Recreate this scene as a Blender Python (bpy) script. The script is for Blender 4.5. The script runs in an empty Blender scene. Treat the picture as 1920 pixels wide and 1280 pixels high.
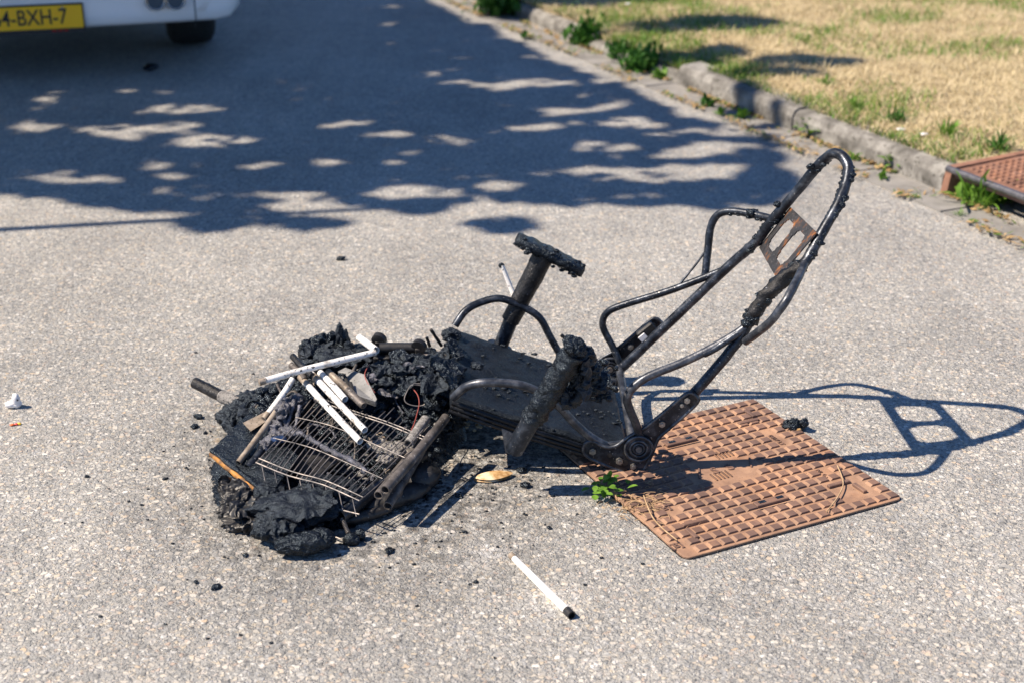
import bpy, math, random
from mathutils import Vector, Matrix, noise
R = math.radians
random.seed(7)

# ------------------------------------------------------------------ camera
scene = bpy.context.scene
CAM_H, PITCH, FPX = 1.6, R(23.11), 2667.0
cd = bpy.data.cameras.new('camera'); cam = bpy.data.objects.new('camera', cd)
scene.collection.objects.link(cam)
cam.location = (0, 0, CAM_H); cam.rotation_euler = (R(90) - PITCH, 0, 0)
cd.sensor_width = 36; cd.lens = 50.0; cd.clip_end = 400; cd.clip_start = .05
cd.dof.use_dof = True; cd.dof.focus_distance = 3.25; cd.dof.aperture_fstop = 3.2
scene.camera = cam
# ------------------------------------------------------------------ sky + sun
SUN_EL, SUN_AZ = R(51), R(10.6)         # light travels towards +X, a little +Y
sun_dir = Vector((math.cos(SUN_AZ) * math.cos(SUN_EL), math.sin(SUN_AZ) * math.cos(SUN_EL), -math.sin(SUN_EL)))
w = bpy.data.worlds.new('World'); scene.world = w; w.use_nodes = True
nt = w.node_tree
sky = nt.nodes.new('ShaderNodeTexSky'); sky.sky_type = 'NISHITA'; sky.sun_disc = False
sky.sun_elevation = SUN_EL; sky.sun_rotation = R(259.4); sky.ozone_density = 9.0; sky.air_density = .9; sky.dust_density = .1
bg = nt.nodes['Background']; bg.inputs['Strength'].default_value = 0.085
nt.links.new(sky.outputs['Color'], bg.inputs['Color'])
sl = bpy.data.lights.new('sun', 'SUN'); sl.energy = 5.0; sl.angle = R(.53); sl.color = (1, .85, .68)
so = bpy.data.objects.new('sun', sl); scene.collection.objects.link(so)
so.location = (-6, -1, 9); so.rotation_euler = sun_dir.to_track_quat('-Z', 'Y').to_euler()
scene.view_settings.view_transform = 'Standard'; scene.view_settings.look = 'None'
scene.view_settings.gamma = 1; scene.view_settings.exposure = 0.78
scene.render.resolution_x = 1024; scene.render.resolution_y = 682

# ------------------------------------------------------------------ helpers
C = scene.collection
_c, _s = math.cos(PITCH), math.sin(PITCH)
def _ray(px, py):
    u = (px - 960) / FPX; v = (py - 640) / FPX
    return Vector((u, _c - v * _s, -_s - v * _c))
def at(px, py, z=0.0):                    # survey point of the photograph at height z
    d = _ray(px, py); return Vector((0, 0, CAM_H)) + d * ((z - CAM_H) / d.z)
def atY(px, py, Y):                       # ... at distance Y
    d = _ray(px, py); return Vector((0, 0, CAM_H)) + d * (Y / d.y)

def link(name, me, mat=None, parent=None):
    o = bpy.data.objects.new(name, me); C.objects.link(o)
    if mat is not None and me is not None:
        me.materials.clear(); me.materials.append(mat)
    if parent is not None: o.parent = parent
    return o
def tag(o, label=None, cat=None, group=None, kind=None):
    if label: o['label'] = label
    if cat: o['category'] = cat
    if group: o['group'] = group
    if kind: o['kind'] = kind
    return o
def empty(name, loc=(0, 0, 0), rz=0):
    o = bpy.data.objects.new(name, None); C.objects.link(o); o.location = loc; o.rotation_euler = (0, 0, rz)
    o.empty_display_size = .05
    return o

class MB:
    def __init__(s): s.v = []; s.f = []; s.smooth = []
    def add(s, vs, fs, smooth=True):
        b = len(s.v); s.v += [tuple(p) for p in vs]
        for f in fs: s.f.append(tuple(b + i for i in f)); s.smooth.append(smooth)
    def build(s, name, mat, parent=None, origin=None):
        me = bpy.data.meshes.new(name)
        vs = s.v
        if origin is not None:
            o_ = Vector(origin); vs = [tuple(Vector(p) - o_) for p in vs]
        me.from_pydata(vs, [], s.f); me.update()
        me.polygons.foreach_set('use_smooth', s.smooth)
        o = link(name, me, mat, parent)
        if origin is not None: o.location = origin
        return o
    # ---- shapes
    def box(s, c, size, rot=None, bev=0.0, smooth=False):
        x, y, z = (q / 2 for q in size); c = Vector(c)
        M = rot.to_3x3() if rot is not None else Matrix.Identity(3)
        if bev <= 0:
            vs = [(-x,-y,-z),(x,-y,-z),(x,y,-z),(-x,y,-z),(-x,-y,z),(x,-y,z),(x,y,z),(-x,y,z)]
            fs = [(3,2,1,0),(4,5,6,7),(0,1,5,4),(1,2,6,5),(2,3,7,6),(3,0,4,7)]
        else:
            b = min(bev, x*.9, y*.9, z*.9); vs = []; fs = []
            rings = [(-z, x-b, y-b), (-z+b, x, y), (z-b, x, y), (z, x-b, y-b)]
            for (zz, xx, yy) in rings:
                k = b*.6
                vs += [(-xx+k,-yy,zz),(xx-k,-yy,zz),(xx,-yy+k,zz),(xx,yy-k,zz),(xx-k,yy,zz),(-xx+k,yy,zz),(-xx,yy-k,zz),(-xx,-yy+k,zz)]
            fs = [tuple(range(7,-1,-1)), tuple(range(24,32))]
            for r in range(3):
                for i in range(8):
                    j = (i+1) % 8; fs.append((r*8+i, r*8+j, r*8+8+j, r*8+8+i))
        s.add([M @ Vector(p) + c for p in vs], fs, smooth)
    def tube(s, pts, r, n=10, sub=5, rough=0, freq=40, cap=True, hollow=False, taper=None, flat=1.0, seed=0):
        pts = [Vector(p) for p in pts]
        if len(pts) > 2 and sub > 1:
            q = []
            for i in range(len(pts) - 1):
                p0 = pts[max(i-1, 0)]; p1 = pts[i]; p2 = pts[i+1]; p3 = pts[min(i+2, len(pts)-1)]
                for k in range(sub):
                    t = k / sub
                    q.append(.5*((2*p1)+(p2-p0)*t+(2*p0-5*p1+4*p2-p3)*t*t+(3*p1-p0-3*p2+p3)*t*t*t))
            q.append(pts[-1]); pts = q
        elif len(pts) == 2 and sub > 1:
            k = max(2, sub if not rough else int((pts[1]-pts[0]).length/.008)+2)
            pts = [pts[0].lerp(pts[1], i/k) for i in range(k+1)]
        T = []
        for i in range(len(pts)):
            T.append((pts[min(i+1, len(pts)-1)] - pts[max(i-1, 0)]).normalized())
        up = Vector((0, 0, 1)) if abs(T[0].z) < .9 else Vector((1, 0, 0))
        N = (up - T[0]*up.dot(T[0])).normalized()
        vs = []; m = len(pts); off = Vector((seed*3.1, seed*1.7, seed*.9))
        for i in range(m):
            N = (N - T[i]*N.dot(T[i])).normalized(); B = T[i].cross(N)
            tt = i/(m-1); rr = r
            if taper: 
                rr = r*(taper[0]+(taper[1]-taper[0])*tt)
            for k in range(n):
                a = 2*math.pi*k/n
                d = N*math.cos(a)*flat + B*math.sin(a)
                q = rr
                if rough:
                    p = pts[i] + d*rr + off
                    q = rr*(1 + rough*(noise.noise(p*freq) + .6*noise.noise(p*freq*2.3)))
                vs.append(pts[i] + d*q)
        fs = []
        for i in range(m-1):
            for k in range(n):
                j = (k+1) % n; fs.append((i*n+k, i*n+j, i*n+n+j, i*n+n+k))
        s.add(vs, fs)
        if hollow:
            for (e, dirn) in ((0, 1), (m-1, -1)):
                ring = vs[e*n:(e+1)*n]; c = pts[e]; t = T[e]*dirn
                inner = [c + (p - c)*.80 for p in ring]; deep = [q + t*min(.04, (pts[-1]-pts[0]).length*.4) for q in inner]
                F = [];
                for k in range(n):
                    j = (k+1) % n
                    F.append((k, j, n+j, n+k)); F.append((n+k, n+j, 2*n+j, 2*n+k))
                F.append(tuple(range(2*n, 3*n)))
                s.add(ring + inner + deep, F, False)
        elif cap:
            s.add(vs[:n], [tuple(range(n-1, -1, -1))], False); s.add(vs[-n:], [tuple(range(n))], False)
    def lump(s, c, rad, sub=3, amp=.35, freq=14, seed=0, rot=None, flatz=None):
        """a charred clod: an ico sphere pushed about by noise"""
        vs, fs = ICO[sub]; c = Vector(c); rad = Vector(rad); off = Vector((seed*7.3, seed*3.7, -seed*5.1))
        M = rot.to_3x3() if rot is not None else Matrix.Identity(3)
        out = []
        for v in vs:
            p = Vector((v[0]*rad.x, v[1]*rad.y, v[2]*rad.z))
            q = p*freq + off
            k = 1 + amp*(.8*noise.noise(q) + .75*(.45-abs(noise.noise(q*1.9))*1.9) + .32*(.4-abs(noise.noise(q*4.3))*1.8) + .12*noise.noise(q*10))
            p = M @ (p*k) + c
            if flatz is not None and p.z < flatz: p.z = flatz + (p.z-flatz)*.05
            out.append(p)
        s.add(out, fs)
    def sheet(s, c, sx, sy, rz, tilt, amp, freq, seed, n=44, ragged=.45, thick=.0025, smooth=True):
        """a torn, crumpled sheet"""
        c = Vector(c); Mx = Matrix.Rotation(R(rz), 3, 'Z') @ Matrix.Rotation(R(tilt[0]), 3, 'X') @ Matrix.Rotation(R(tilt[1]), 3, 'Y'); off = Vector((seed*5.3, seed*2.9, seed*1.3))
        vs = []; keep = []
        for j in range(n+1):
            for i in range(n+1):
                u, v = 2*i/n-1, 2*j/n-1
                p = Vector((u*sx, v*sy, 0)); q = p*freq + off
                h = (.5-2*abs(noise.noise(q))) + .45*(.5-2*abs(noise.noise(q*2.3))) + .14*(.5-2*abs(noise.noise(q*5.1)))
                lat = Vector((noise.noise(q*1.3+Vector((9, 0, 0))), noise.noise(q*1.3+Vector((0, 9, 0))), 0))*amp*.8
                r = (abs(u)**3+abs(v)**3)**(1/3)
                keep.append(r < 1 - ragged*.5 + ragged*(noise.noise(q*.9+Vector((3, 3, 3))) + .5*noise.noise(q*3.1)))
                vs.append(Mx @ (p + lat + Vector((0, 0, amp*h - amp*.9*max(0, r-.6)))) + c)
        fs = []
        for j in range(n):
            for i in range(n):
                a = j*(n+1)+i; f = (a, a+1, a+n+2, a+n+1)
                if all(keep[k] for k in f): fs.append(f)
        nz = Mx @ Vector((0, 0, -thick)); m = len(vs)
        s.add(vs + [v + nz for v in vs], fs + [tuple(m+k for k in reversed(f)) for f in fs], smooth)
    def shard(s, p, size, rnd):
        n = rnd.choice((3, 4, 4, 5)); ax = Vector((rnd.gauss(0, .7), rnd.gauss(0, .7), rnd.uniform(.2, 1))).normalized()
        e1 = ax.orthogonal().normalized(); e2 = ax.cross(e1); a0 = rnd.uniform(0, 6.28)
        st = rnd.uniform(1, 2.6); ring = []
        for k in range(n):
            a = a0 + 6.283*(k+rnd.uniform(-.3, .3))/n; r = size*rnd.uniform(.6, 1.1); ring.append(Vector(p) + e1*math.cos(a)*r*st*.7 + e2*math.sin(a)*r/st + ax*rnd.uniform(-.2, .2)*size)
        t = ax*max(.0012, size*.15); low = [q - t for q in ring]; top = Vector(p) + ax*size*rnd.uniform(.0, .35)
        vs = ring + low + [top]; fs = [(k, (k+1) % n, 2*n) for k in range(n)] + [(k, n+k, n+(k+1) % n, (k+1) % n) for k in range(n)] + [tuple(range(2*n-1, n-1, -1))]
        s.add(vs, fs, False)
    def prism(s, outline, thick, axis=Vector((0, 1, 0)), smooth=False):
        n = len(outline); a = [Vector(p) - axis*thick/2 for p in outline]; b = [Vector(p) + axis*thick/2 for p in outline]
        fs = [tuple(range(n)), tuple(range(2*n-1, n-1, -1))]
        for i in range(n):
            j = (i+1) % n; fs.append((j, i, n+i, n+j))
        s.add(a+b, fs, smooth)
    def disc(s, c, axis, r, h, n=20):
        axis = Vector(axis).normalized()
        s.tube([Vector(c)-axis*h/2, Vector(c)+axis*h/2], r, n=n, sub=1)

def _ico(levels):
    import bmesh
    out = {}
    for l in levels:
        bm = bmesh.new(); bmesh.ops.create_icosphere(bm, subdivisions=l, radius=1)
        bm.verts.ensure_lookup_table()
        out[l] = ([tuple(v.co) for v in bm.verts], [tuple(v.index for v in f.verts) for f in bm.faces]); bm.free()
    return out
ICO = _ico((1, 2, 3, 4, 5, 6))

# ------------------------------------------------------------------ materials
def mat(name, col=(.5, .5, .5), rough=.6, metal=0.0, spec=.5):
    m = bpy.data.materials.new(name); m.use_nodes = True
    b = m.node_tree.nodes['Principled BSDF']
    b.inputs['Base Color'].default_value = (*col, 1); b.inputs['Roughness'].default_value = rough
    b.inputs['Metallic'].default_value = metal; b.inputs['Specular IOR Level'].default_value = spec
    return m, m.node_tree, b
def nd(t, typ, **kw):
    n = t.nodes.new(typ)
    for k, v in kw.items():
        if k in n.inputs: n.inputs[k].default_value = v
        else: setattr(n, k, v)
    return n
def ramp(t, src, stops, interp='LINEAR'):
    r = t.nodes.new('ShaderNodeValToRGB'); r.color_ramp.interpolation = interp
    e = r.color_ramp.elements
    while len(e) < len(stops): e.new(.5)
    for i, (p, c) in enumerate(stops):
        e[i].position = p; e[i].color = (*c, 1) if len(c) == 3 else c
    t.links.new(src, r.inputs['Fac']); return r.outputs['Color']
def mix(t, fac, a, b, blend='MIX'):
    m = t.nodes.new('ShaderNodeMix'); m.data_type = 'RGBA'; m.blend_type = blend
    if isinstance(fac, (int, float)): m.inputs['Factor'].default_value = fac
    else: t.links.new(fac, m.inputs['Factor'])
    for i, x in ((6, a), (7, b)):
        if isinstance(x, tuple): m.inputs[i].default_value = (*x, 1)
        else: t.links.new(x, m.inputs[i])
    return m.outputs[2]
def objco(t):
    return t.nodes.new('ShaderNodeNewGeometry').outputs['Position']
def bump(t, b, h, strength=.5, dist=.01):
    n = nd(t, 'ShaderNodeBump', Strength=strength, Distance=dist); t.links.new(h, n.inputs['Height'])
    t.links.new(n.outputs['Normal'], b.inputs['Normal']); return n
def noise_tex(t, scale, detail=4, rough=.6):
    n = nd(t, 'ShaderNodeTexNoise', Scale=scale, Detail=detail, Roughness=rough); t.links.new(objco(t), n.inputs['Vector']); return n
def generic(name, stops, scale, rough=(.4, .7), metal=0.0, bstr=.4, bdist=.003, spec=.5, specks=None, detail=6):
    """noise driven colour, roughness and relief"""
    m, t, b = mat(name, metal=metal, spec=spec)
    n = noise_tex(t, scale, detail, .65)
    col = ramp(t, n.outputs['Fac'], stops)
    if specks:
        v = nd(t, 'ShaderNodeTexNoise', Scale=specks[0], Detail=2, Roughness=.5); t.links.new(objco(t), v.inputs['Vector'])
        f = ramp(t, v.outputs['Fac'], [(specks[1], (0, 0, 0)), (specks[1]+.05, (1, 1, 1))])
        col = mix(t, f, col, specks[2])
    t.links.new(col, b.inputs['Base Color'])
    n2 = noise_tex(t, scale*2.7, 5, .7)
    mr = nd(t, 'ShaderNodeMapRange'); mr.inputs['To Min'].default_value = rough[0]; mr.inputs['To Max'].default_value = rough[1]
    mr.inputs['From Min'].default_value = .3; mr.inputs['From Max'].default_value = .7
    t.links.new(n2.outputs['Fac'], mr.inputs['Value']); t.links.new(mr.outputs['Result'], b.inputs['Roughness'])
    bump(t, b, n2.outputs['Fac'], bstr, bdist)
    return m

def grit(name, c1, c2, rough, spec, ashy):
    """burnt plastic: near black, glassy grains, flecks of ash"""
    m, t, b = mat(name, spec=spec); b.inputs['Specular Tint'].default_value = (.62, .80, 1, 1)
    a = noise_tex(t, 28, 6, .65); f = noise_tex(t, 330, 3, .6); k = noise_tex(t, 95, 5, .7)
    col = ramp(t, a.outputs['Fac'], [(.35, c1), (.68, c2)])
    fl = ramp(t, f.outputs['Fac'], [(.66, (0, 0, 0)), (.71, (1, 1, 1))])
    fm = nd(t, 'ShaderNodeMath', operation='MULTIPLY'); t.links.new(fl, fm.inputs[0]); fm.inputs[1].default_value = ashy*2.2
    ash = ramp(t, k.outputs['Fac'], [(.60, (0, 0, 0)), (.74, (1, 1, 1))])
    am = nd(t, 'ShaderNodeMath', operation='MULTIPLY'); t.links.new(ash, am.inputs[0]); am.inputs[1].default_value = ashy
    col = mix(t, fm.outputs[0], col, (.40, .43, .50)); col = mix(t, am.outputs[0], col, (.19, .205, .24))
    t.links.new(col, b.inputs['Base Color'])
    mr = nd(t, 'ShaderNodeMapRange'); mr.inputs['To Min'].default_value = rough[0]; mr.inputs['To Max'].default_value = rough[1]; mr.inputs['From Min'].default_value = .35; mr.inputs['From Max'].default_value = .65
    t.links.new(k.outputs['Fac'], mr.inputs['Value']); t.links.new(mr.outputs['Result'], b.inputs['Roughness'])
    b1 = nd(t, 'ShaderNodeBump', Strength=1.0, Distance=.0045); t.links.new(k.outputs['Fac'], b1.inputs['Height'])
    b2 = nd(t, 'ShaderNodeBump', Strength=.9, Distance=.0016); t.links.new(f.outputs['Fac'], b2.inputs['Height']); t.links.new(b1.outputs['Normal'], b2.inputs['Normal'])
    t.links.new(b2.outputs['Normal'], b.inputs['Normal'])
    return m
M = {}
M['steel'] = generic('scorched_steel', [(.3, (.008,.0105,.016)), (.5, (.025,.031,.043)), (.63, (.068,.08,.102)), (.78, (.15,.155,.17)), (.88, (.12,.075,.05))], 34, (.26, .5), .6, .25, .002, specks=(190, .68, (.32, .32, .33)))
M['steel_bare'] = generic('heat_bleached_steel', [(.3, (.022,.026,.034)), (.5, (.065,.073,.09)), (.66, (.17,.178,.195)), (.84, (.15,.11,.085))], 34, (.26, .5), .6, .25, .002, specks=(150, .66, (.03,.03,.03)))
M['steel_crust'] = generic('steel_under_char', [(.3, (.0035,.004,.0055)), (.55, (.010,.011,.014)), (.75, (.04,.043,.052))], 40, (.26, .6), .3, .8, .004, specks=(170, .70, (.28, .28, .3)))
M['char'] = grit('char', (.0026,.0030,.0042), (.0075,.0088,.0118), (.14, .42), .55, .055)
M['foam'] = grit('charred_foam', (.0045,.0052,.007), (.019,.022,.029), (.24, .52), .5, .10)
M['pad'] = grit('char_board', (.004,.0047,.0065), (.009,.011,.0155), (.34, .6), .40, .06)
M['ash'] = generic('ash', [(.3, (.10,.10,.10)), (.5, (.30,.29,.28)), (.7, (.55,.54,.52))], 120, (.8, .95), 0, 1.0, .006, .2, specks=(260, .62, (.03,.03,.03)))
M['rust'] = generic('rusted_plate', [(.3, (.015,.016,.019)), (.52, (.042,.042,.046)), (.57, (.12,.06,.035)), (.66, (.34,.125,.03))], 26, (.5, .8), .3, .5, .002, specks=(230, .66, (.22, .21, .22)))
M['white'] = generic('white_lacquer_sooty', [(.30, (.16,.145,.13)), (.38, (.50,.48,.45)), (.46, (.76,.76,.75)), (.7, (.82,.82,.81))], 20, (.3, .5), 0, .15, .001, .5, specks=(150, .625, (.02,.02,.022)))
M['tan'] = generic('scorched_lacquer', [(.3, (.07,.06,.05)), (.48, (.22,.18,.14)), (.6, (.34,.29,.24)), (.75, (.14,.13,.12))], 22, (.4, .7), .1, .25, .002, .4, specks=(200, .64, (.02,.02,.02)))
M['greytube'] = generic('burnt_tube', [(.3, (.035,.032,.03)), (.5, (.11,.10,.095)), (.65, (.20,.18,.17)), (.8, (.09,.055,.035))], 26, (.45, .75), .3, .4, .002, .4, specks=(160, .66, (.35,.34,.33)))
M['wire'] = generic('burnt_wire', [(.3, (.05,.05,.055)), (.5, (.20,.19,.19)), (.7, (.42,.37,.33))], 22, (.35, .6), .6, .1, .001)
M['melt'] = generic('melted_film', [(.3, (.02,.022,.03)), (.5, (.07,.075,.10)), (.7, (.17,.18,.23))], 60, (.18, .5), 0, 1.0, .004, .7)
M['bluefilm'] = generic('blue_film', [(.35, (.01,.02,.05)), (.6, (.025,.06,.17))], 30, (.2, .4), 0, .5, .003)
M['greybox'] = generic('grey_plastic', [(.3, (.12,.125,.13)), (.6, (.22,.225,.23)), (.75, (.27,.275,.275))], 40, (.4, .6), .1, .3, .002, .5, specks=(150, .62, (.02,.02,.02)))
M['black'] = generic('black_plastic', [(.3, (.008,.008,.009)), (.6, (.02,.02,.022)), (.8, (.04,.04,.043))], 30, (.35, .6), 0, .3, .002, .5, specks=(220, .7, (.2,.2,.2)))
M['red'] = mat('red_insulation', (.26, .06, .05), .6)[0]
M['orange_edge'] = generic('scorched_plywood', [(.35, (.015,.012,.01)), (.5, (.16,.08,.03)), (.62, (.42,.19,.035))], 30, (.5, .8), 0, .5, .002)
M['flake'] = generic('half_burnt_flake', [(.3, (.14,.06,.02)), (.45, (.48,.29,.12)), (.62, (.70,.58,.40))], 35, (.6, .8), 0, .3, .002)
M['bone'] = generic('white_ceramic', [(.3, (.62,.62,.64)), (.7, (.78,.78,.80))], 60, (.4, .6), 0, .2, .001)
M['zinc'] = generic('zinc_bolt', [(.3, (.16,.16,.16)), (.7, (.45,.44,.43))], 120, (.3, .5), .8, .1, .001)
M['twig'] = generic('dry_twig', [(.3, (.30,.19,.10)), (.7, (.50,.36,.22))], 80, (.7, .9), 0, .3, .001)

# cast iron of the cover
def cast(name, a, b_, c_):
    m = generic(name, [(.3, a), (.52, b_), (.75, c_)], 14, (.6, .85), 0, .35, .002, .3, specks=(300, .67, (.05,.035,.03)), detail=9)
    t = m.node_tree; b = t.nodes['Principled BSDF']; src = b.inputs['Base Color'].links[0].from_socket
    oi = t.nodes.new('ShaderNodeObjectInfo'); v = ramp(t, oi.outputs['Random'], [(0, (.78,.78,.80)), (1, (1.18,1.14,1.08))]); col = mix(t, .9, src, v, 'MULTIPLY')
    d = noise_tex(t, 6, 6, .65); col = mix(t, .8, col, ramp(t, d.outputs['Fac'], [(.32, (.62,.64,.68)), (.5, (1,1,1)), (.68, (1.25,1.12,.95))]), 'MULTIPLY')
    t.links.new(col, b.inputs['Base Color']); return m
M['iron'] = cast('rusty_iron_base', (.19,.118,.086), (.295,.188,.132), (.39,.255,.175))
M['iron_top'] = cast('rusty_iron_tread', (.12,.078,.066), (.172,.110,.090), (.26,.158,.112))
M['gully'] = cast('gully_iron', (.16,.085,.06), (.27,.145,.10), (.33,.20,.15))
M['gully_edge'] = generic('worn_iron_edge', [(.3, (.09,.09,.10)), (.6, (.20,.20,.22)), (.8, (.30,.28,.28))], 30, (.3, .5), .7, .2, .002)

def asphalt_mat():
    m, t, b = mat('aggregate_asphalt', rough=.85, spec=.35)
    co = objco(t)
    # two sizes of stone
    wob = nd(t, 'ShaderNodeTexNoise', Scale=95, Detail=3); t.links.new(co, wob.inputs['Vector'])
    mv = nd(t, 'ShaderNodeVectorMath', operation='MULTIPLY_ADD'); t.links.new(wob.outputs['Color'], mv.inputs[0])
    mv.inputs[1].default_value = (.016, .016, .016); t.links.new(co, mv.inputs[2])
    v1 = nd(t, 'ShaderNodeTexVoronoi', Scale=120); t.links.new(mv.outputs[0], v1.inputs['Vector'])
    v2 = nd(t, 'ShaderNodeTexVoronoi', Scale=232); t.links.new(mv.outputs[0], v2.inputs['Vector'])
    sep1 = nd(t, 'ShaderNodeSeparateColor'); t.links.new(v1.outputs['Color'], sep1.inputs[0])
    sep2 = nd(t, 'ShaderNodeSeparateColor'); t.links.new(v2.outputs['Color'], sep2.inputs[0])
    stone = [(0, (.16,.165,.17)), (.14, (.27,.28,.285)), (.32, (.355,.36,.355)), (.5, (.43,.425,.405)), (.62, (.375,.39,.41)), (.74, (.51,.51,.49)), (.83, (.51,.45,.36)), (.90, (.65,.66,.65)), (.96, (.43,.345,.29)), (1, (.70,.71,.71))]
    c1 = ramp(t, sep1.outputs[0], stone); c2 = ramp(t, sep2.outputs[1], stone)
    big = ramp(t, sep1.outputs[2], [(.42, (0, 0, 0)), (.46, (1, 1, 1))])
    col = mix(t, big, c2, c1)
    v3 = nd(t, 'ShaderNodeTexVoronoi', Scale=74); t.links.new(mv.outputs[0], v3.inputs['Vector']); sep3 = nd(t, 'ShaderNodeSeparateColor'); t.links.new(v3.outputs['Color'], sep3.inputs[0])
    huge = ramp(t, sep3.outputs[0], [(.80, (0, 0, 0)), (.82, (1, 1, 1))]); round_ = ramp(t, v3.outputs['Distance'], [(.38, (1, 1, 1)), (.5, (0, 0, 0))])
    hm = nd(t, 'ShaderNodeMath', operation='MULTIPLY'); t.links.new(huge, hm.inputs[0]); t.links.new(round_, hm.inputs[1])
    col = mix(t, hm.outputs[0], col, ramp(t, sep3.outputs[1], [(0, (.30,.30,.30)), (.3, (.46,.44,.40)), (.6, (.58,.56,.52)), (.8, (.50,.40,.29)), (1, (.68,.68,.67))]))
    gr = noise_tex(t, 520, 2, .6); col = mix(t, .7, col, ramp(t, gr.outputs['Fac'], [(.3, (.72,.72,.72)), (.7, (1.22,1.22,1.22))]), 'MULTIPLY')
    col = mix(t, .10, col, (.41, .41, .395))
    # binder in the gaps
    d = nd(t, 'ShaderNodeMath', operation='MULTIPLY'); t.links.new(v1.outputs['Distance'], d.inputs[0]); d.inputs[1].default_value = 1
    g1 = ramp(t, v1.outputs['Distance'], [(.30, (1, 1, 1)), (.62, (0, 0, 0))])
    g2 = ramp(t, v2.outputs['Distance'], [(.32, (1, 1, 1)), (.66, (0, 0, 0))])
    hgt = mix(t, hm.outputs[0], mix(t, big, g2, g1), (1.0, 1.0, 1.0))
    gap = ramp(t, hgt, [(.0, (1, 1, 1)), (.35, (0, 0, 0))])
    gf = nd(t, 'ShaderNodeMath', operation='MULTIPLY'); t.links.new(gap, gf.inputs[0]); gf.inputs[1].default_value = .36
    col = mix(t, gf.outputs[0], col, (.165, .172, .18))
    # broad patches of wear
    n = noise_tex(t, 1.3, 5, .6)
    col = mix(t, .8, col, ramp(t, n.outputs['Fac'], [(.3, (.78,.775,.77)), (.7, (1.13,1.12,1.10))]), 'MULTIPLY')
    st = nd(t, 'ShaderNodeMapping'); st.inputs['Rotation'].default_value = (0, 0, R(-24)); st.inputs['Scale'].default_value = (5.5, .5, 1); t.links.new(co, st.inputs['Vector'])
    sn = nd(t, 'ShaderNodeTexNoise', Scale=1.0, Detail=4, Roughness=.6); t.links.new(st.outputs[0], sn.inputs['Vector'])
    col = mix(t, .6, col, ramp(t, sn.outputs['Fac'], [(.35, (.88,.88,.88)), (.65, (1.06,1.06,1.05))]), 'MULTIPLY')
    n = noise_tex(t, 9, 4, .6)
    col = mix(t, .35, col, ramp(t, n.outputs['Fac'], [(.3, (.80,.80,.80)), (.7, (1.15,1.14,1.12))]), 'MULTIPLY')
    # soot trodden into the road round the fire, white powder below it
    def spot(c, rx, ry, soft, amount, colr, nscale, col, lo=.42, hi=.62):
        sub = nd(t, 'ShaderNodeVectorMath', operation='SUBTRACT'); t.links.new(co, sub.inputs[0]); sub.inputs[1].default_value = (c[0], c[1], 0)
        dv = nd(t, 'ShaderNodeVectorMath', operation='DIVIDE'); t.links.new(sub.outputs[0], dv.inputs[0]); dv.inputs[1].default_value = (rx, ry, 1e3)
        ln = nd(t, 'ShaderNodeVectorMath', operation='LENGTH'); t.links.new(dv.outputs[0], ln.inputs[0])
        fall = ramp(t, ln.outputs['Value'], [(soft, (1, 1, 1)), (1, (0, 0, 0))])
        nn = noise_tex(t, nscale, 4, .65)
        th = ramp(t, nn.outputs['Fac'], [(lo, (0, 0, 0)), (hi, (1, 1, 1))])
        mu = nd(t, 'ShaderNodeMath', operation='MULTIPLY'); t.links.new(fall, mu.inputs[0]); t.links.new(th, mu.inputs[1])
        m2 = nd(t, 'ShaderNodeMath', operation='MULTIPLY'); t.links.new(mu.outputs[0], m2.inputs[0]); m2.inputs[1].default_value = amount
        return mix(t, m2.outputs[0], col, colr)
    col = spot((-.34, 3.02), .66, .78, .35, .92, (.035,.035,.037), 30, col, .40, .62)
    col = spot((-.60, 3.98), .34, .30, .0, .55, (.10,.10,.11), 26, col, .40, .7)
    col = spot((-.10, 3.15), .55, .45, .3, .6, (.03,.03,.032), 60, col, .47, .6)
    col = spot((-.055, 2.615), .06, .065, .1, .6, (.74,.75,.76), 60, col, .44, .60)
    col = spot((.085, 2.42), .08, .09, .1, .5, (.74,.75,.76), 60, col, .46, .62)
    t.links.new(col, b.inputs['Base Color'])
    bump(t, b, hgt, .85, .0032)
    return m
M['asphalt'] = asphalt_mat()
M['concrete'] = generic('weathered_concrete', [(.3, (.07,.068,.062)), (.46, (.17,.165,.155)), (.58, (.27,.265,.25)), (.72, (.38,.37,.35))], 10, (.8, .95), 0, .5, .004, .2, specks=(45, .62, (.08,.078,.07)), detail=9)
M['gutter'] = generic('gutter_concrete', [(.25, (.13,.125,.12)), (.5, (.23,.225,.215)), (.75, (.31,.30,.29))], 9, (.8, .95), 0, .4, .003, .2, detail=9)
M['soil'] = generic('dry_turf_soil', [(.25, (.16,.125,.08)), (.45, (.36,.29,.18)), (.6, (.50,.42,.27)), (.8, (.34,.32,.15))], 9, (.9, 1), 0, .8, .02, .1, detail=9)
def leafmat(name, attr=None, c1=(.06,.16,.02), c2=(.16,.33,.04)):
    m, t, b = mat(name, rough=.55, spec=.3)
    if attr:
        a = nd(t, 'ShaderNodeAttribute'); a.attribute_name = attr; t.links.new(a.outputs['Color'], b.inputs['Base Color'])
        src = a.outputs['Color']
    else:
        n = noise_tex(t, 40, 3); src = ramp(t, n.outputs['Fac'], [(.3, c1), (.7, c2)]); t.links.new(src, b.inputs['Base Color'])
    tr = nd(t, 'ShaderNodeBsdfTranslucent'); t.links.new(src, tr.inputs['Color'])
    mx = nd(t, 'ShaderNodeMixShader', Fac=.3); out = t.nodes['Material Output']
    t.links.new(b.outputs[0], mx.inputs[1]); t.links.new(tr.outputs[0], mx.inputs[2]); t.links.new(mx.outputs[0], out.inputs[0])
    return m
M['grass'] = leafmat('grass_blades', 'tint')
M['weed'] = leafmat('weed_leaf', None, (.07,.17,.02), (.20,.38,.05))
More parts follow.
